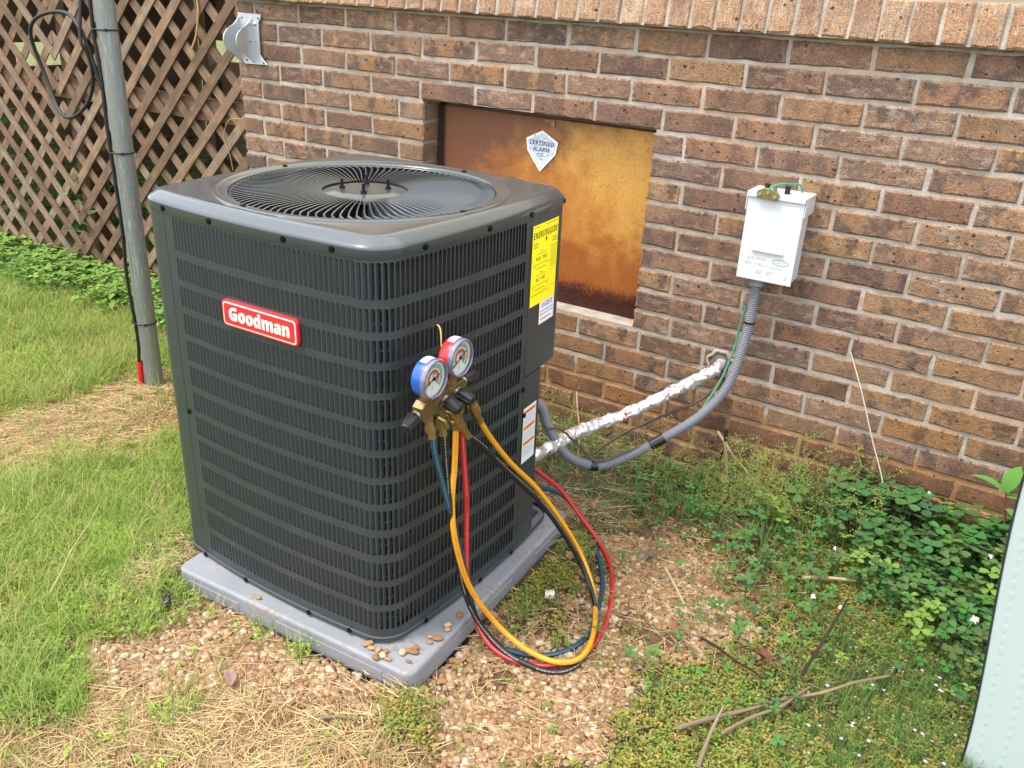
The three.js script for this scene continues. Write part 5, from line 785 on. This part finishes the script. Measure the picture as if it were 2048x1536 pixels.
// clover and other leafy growth
{
  const lm = leafMat(), T = [trefoil(0.05, 0.0155), trefoil(0.075, 0.018), trefoil(0.03, 0.013)];
  const cg = (c, v = 1) => c.setRGB(0.06 * rr(0.7, 1.5) * v, 0.145 * rr(0.75, 1.3) * v, 0.038 * rr(0.7, 1.3) * v);
  const l = T.map((g, k) => scatter('clover_patch', g, lm, k === 1 ? 1000 : 700, [2.1, 3.2, 0.03, 0.72], (x, z) => Math.max(soft(x, z, CLOV, 0.2) * (0.25 + 0.75 * sst(0.38, 0.5, patch(x, z, 8, 21))), 0.09 * sst(0.8, 0.5, z)), (d, c, x, z) => { d.scale.setScalar(rr(0.7, 1.2) * (1 + 0.6 * sst(0.4, 0.1, z))); d.rotation.x = rr(-0.3, 0.3); d.rotation.z = rr(-0.3, 0.3); cg(c); if (patch(x, z, 7, 8) > 0.62) c.setRGB(0.17, 0.28, 0.05); }));
  stuff('clover', 'dense dark green clover patch at the foot of the brick wall', 'clover', l);
  const sc = T.map((g, k) => scatter('clover_sprigs', g, lm, 260, [1.3, 2.4, 0.04, 1.0], (x, z) => onPad(x, z) ? 0 : 0.55 * sst(0.6, 0.1, z) + 0.12 * sst(1.9, 2.2, x) + 0.04, (d, c) => { d.scale.setScalar(rr(0.5, 0.95)); d.rotation.x = rr(-0.3, 0.3); cg(c, 1.2); })); stuff('clover', 'scattered clover sprigs between gravel and wall', 'clover', sc);
  const bl = [T[0], T[1], weed(12, 0.07, 0.028)].map((g, k) => scatter('leafy_weeds', g, lm, k === 2 ? 1000 : 800, [-2.5, 0.1, -0.05, 0.45], (x, z) => { return sst(0.3, 0.0, z + (fbm(x * 5, z * 5, 2) - 0.5) * 0.25 - (x + 1.6) * 0.04); }, (d, c, x) => { d.scale.setScalar(rr(0.8, 1.5)); d.rotation.x = rr(-0.3, 0.3); const t = rnd(); c.setRGB(lerp(0.10, 0.22, t), lerp(0.21, 0.34, t), 0.045); })); stuff('leafy', 'leafy green weeds and clover along the bottom of the lattice', 'weeds', bl);
  const inP = [weed(16, 0.5, 0.07), weed(14, 0.35, 0.06)].map((g, k) => scatter('porch_plants', g, lm, 60, [-2.9, -0.3, -0.9, -0.2], () => 1, (d, c) => { d.scale.setScalar(rr(0.7, 1.3)); const t = rnd(); c.setRGB(lerp(0.05, 0.1, t), lerp(0.11, 0.18, t), 0.035); })); stuff('porch', 'shaded leafy plants growing under the porch behind the lattice', 'plants', inP);
  // thin seeding weeds along the wall
  const sprig = () => { const l2 = []; const h = rr(0.1, 0.2), P = [[0, 0, 0]]; for (let i = 1; i < 6; i++) P.push([rr(-0.012, 0.012) * i + i * 0.006, h * i / 5, rr(-0.01, 0.01) * i]); l2.push(tube(P, 0.0007, 16, 4)); for (let i = 0; i < 26; i++) { const t = rr(0.35, 1), k = Math.min(4, Math.floor(t * 5)), a = P[k], b = P[k + 1] || P[k], f = t * 5 - k, q = [0, 1, 2].map(n => lerp(a[n], b[n], Math.min(1, f))); const g = new THREE.OctahedronGeometry(rr(0.0016, 0.003), 0); g.translate(q[0] + rr(-0.012, 0.012), q[1] + rr(-0.004, 0.008), q[2] + rr(-0.012, 0.012)); l2.push(g); } for (let i = 0; i < 6; i++) { const g = leafOval(0.02, 0.006, 0, 0.3, rr(0, 6)); g.translate(0, rr(0.005, h * 0.4), 0); l2.push(g); } return merge(l2); };
  const sp = [sprig(), sprig(), sprig()].map(g => scatter('seeding_weeds', g, leafMat(), 95, [1.25, 2.45, 0.03, 0.24], (x, z) => 0.25 + 0.75 * sst(1.85, 2.05, x) * sst(2.45, 2.3, x), (d, c) => { d.scale.setScalar(rr(0.6, 1.15)); const t = rnd(); c.setRGB(lerp(0.2, 0.34, t), lerp(0.26, 0.34, t), 0.08); })); stuff('sprig', 'thin yellow green seeding weeds along the brick wall', 'weeds', sp);
  // small lavender flowers in the near right corner
  const fl = (() => { const l2 = []; for (let k = 0; k < 4; k++) { const g = leafOval(0.0042, 0.0038, 0, 0.35, k * 1.571); l2.push(g); } const g = merge(l2); g.translate(0, 0.035, 0); return g; })();
  stuff('flowers', 'tiny pale lavender flowers among the weeds by the pale panel', 'flowers', [scatter('tiny_flowers', fl, std(0xffffff, 0.7), 60, [2.4, 2.76, 0.52, 1.0], () => 1, (d, c) => { d.scale.setScalar(rr(0.6, 1.2)); d.position.y += rr(-0.015, 0.015); c.setRGB(0.38, 0.33, 0.5); })]);
  stuff('grassR', 'fine grass blades in the near corner by the pale panel', 'grass', [scatter('fine_grass', tuft(7, 0.03, 0.07, 0.0018, 0.4, 1.3, 0.01), lm, 1500, [2.3, 2.85, 0.5, 1.15], (x, z) => sst(2.25, 2.55, x), (d, c) => { d.scale.setScalar(rr(0.6, 1.1)); c.setRGB(0.11 * rr(0.7, 1.3), 0.2 * rr(0.8, 1.2), 0.05); })]);
  // white clover heads
  const headM = std(0xe9e6d4, 0.75), stemM = std(0x6f9440, 0.8);
  [[2.325, 0.085, 0.2, 'browned'], [2.453, 0.161, 0.06, ''], [2.503, 0.18, 0.06, ''], [2.453, 0.133, 0.09, ''], [2.445, 0.11, 0.14, ''], [2.334, 0.06, 0.524, ''], [2.4, 0.06, 0.528, ''], [2.673, 0.1, 0.45, ''], [2.678, 0.125, 0.19, ''], [2.333, 0.07, 0.299, '']].forEach(([x, y, z, b]) => {
    const t = thing('clover_flower', b ? 'browning white clover flower at the left edge of the clover patch' : 'white clover flower head above the clover leaves', 'flower', [x, H(x, z), z], 'white clover flowers');
    const h = y - H(x, z); part('stem', tube([[rr(-0.02, 0.02), 0, rr(0, 0.02)], [rr(-0.006, 0.006), h * 0.6, 0.002], [0, h, 0]], 0.0011, 14, 5), stemM, t);
    const l2 = []; for (let i = 0; i < 44; i++) { const u = rr(-0.55, 1), a = rr(0, 6.28), r = Math.sqrt(1 - u * u), g = new THREE.ConeGeometry(0.0016, 0.0085, 5); g.translate(0, 0.005, 0); g.applyQuaternion(new THREE.Quaternion().setFromUnitVectors(V3(0, 1, 0), V3(r * Math.cos(a), u, r * Math.sin(a)).normalize())); l2.push(g); }
    const hd = part('flower_head', merge(l2), b ? std(0xd9c8a2, 0.8) : headM, t); hd.position.y = h; hd.scale.setScalar(x === 2.673 ? 1.25 : rr(0.8, 1));
    if (b) part('browned_petals', merge(l2.slice(0, 12)), std(0x8a5f3a, 0.8), t).position.y = h - 0.003;
  });
  // broad leaved seedling by the panel
  const pk = thing('broadleaf_seedling', 'young broad leaved plant with a reddish stem against the brick wall', 'plant', [2.695, 0.02, 0.1]);
  part('stem', tube([[0, 0, 0], [0.002, 0.1, 0], [-0.008, 0.17, 0], [-0.024, 0.245, 0]], (s) => 0.0032 - s * 0.004, 40, 8), std(0x6e3b2c, 0.7), pk);
  const big = (l, w) => { const P = [], n = 10, row = (t) => { const ww = w * Math.sin(Math.PI * (0.04 + 0.96 * t)) ** 0.75 / 2, y = l * (0.3 * t - 0.42 * t * t); return [[t * l, y + ww * 0.3, -ww], [t * l, y, 0], [t * l, y + ww * 0.3, ww]]; }; for (let i = 0; i < n; i++) { const a = row(i / n), b = row((i + 1) / n); for (let k = 0; k < 2; k++) P.push(...a[k], ...a[k + 1], ...b[k + 1], ...a[k], ...b[k + 1], ...b[k]); } return geoFrom(P); };
  const pm = leafMat(0x5c8c3c);
  for (const [y, a, l, w, t] of [[0.245, 1.2, 0.075, 0.04, 1.1], [0.24, 3.0, 0.09, 0.03, 0.35], [0.235, 0.2, 0.07, 0.036, -0.1], [0.2, -0.5, 0.075, 0.038, -0.3], [0.12, 2.7, 0.085, 0.045, 0.15], [0.08, 3.3, 0.1, 0.045, 0.1], [0.1, 0.6, 0.08, 0.04, 0.2]]) { const m = part('leaf', big(l, w), pm, pk); m.position.set(-0.024 * (y / 0.245) ** 2, y, 0); m.rotation.set(0, a, 0); m.rotateZ(t); }
}
console.log('plants');
renderer.render(scene, camera);
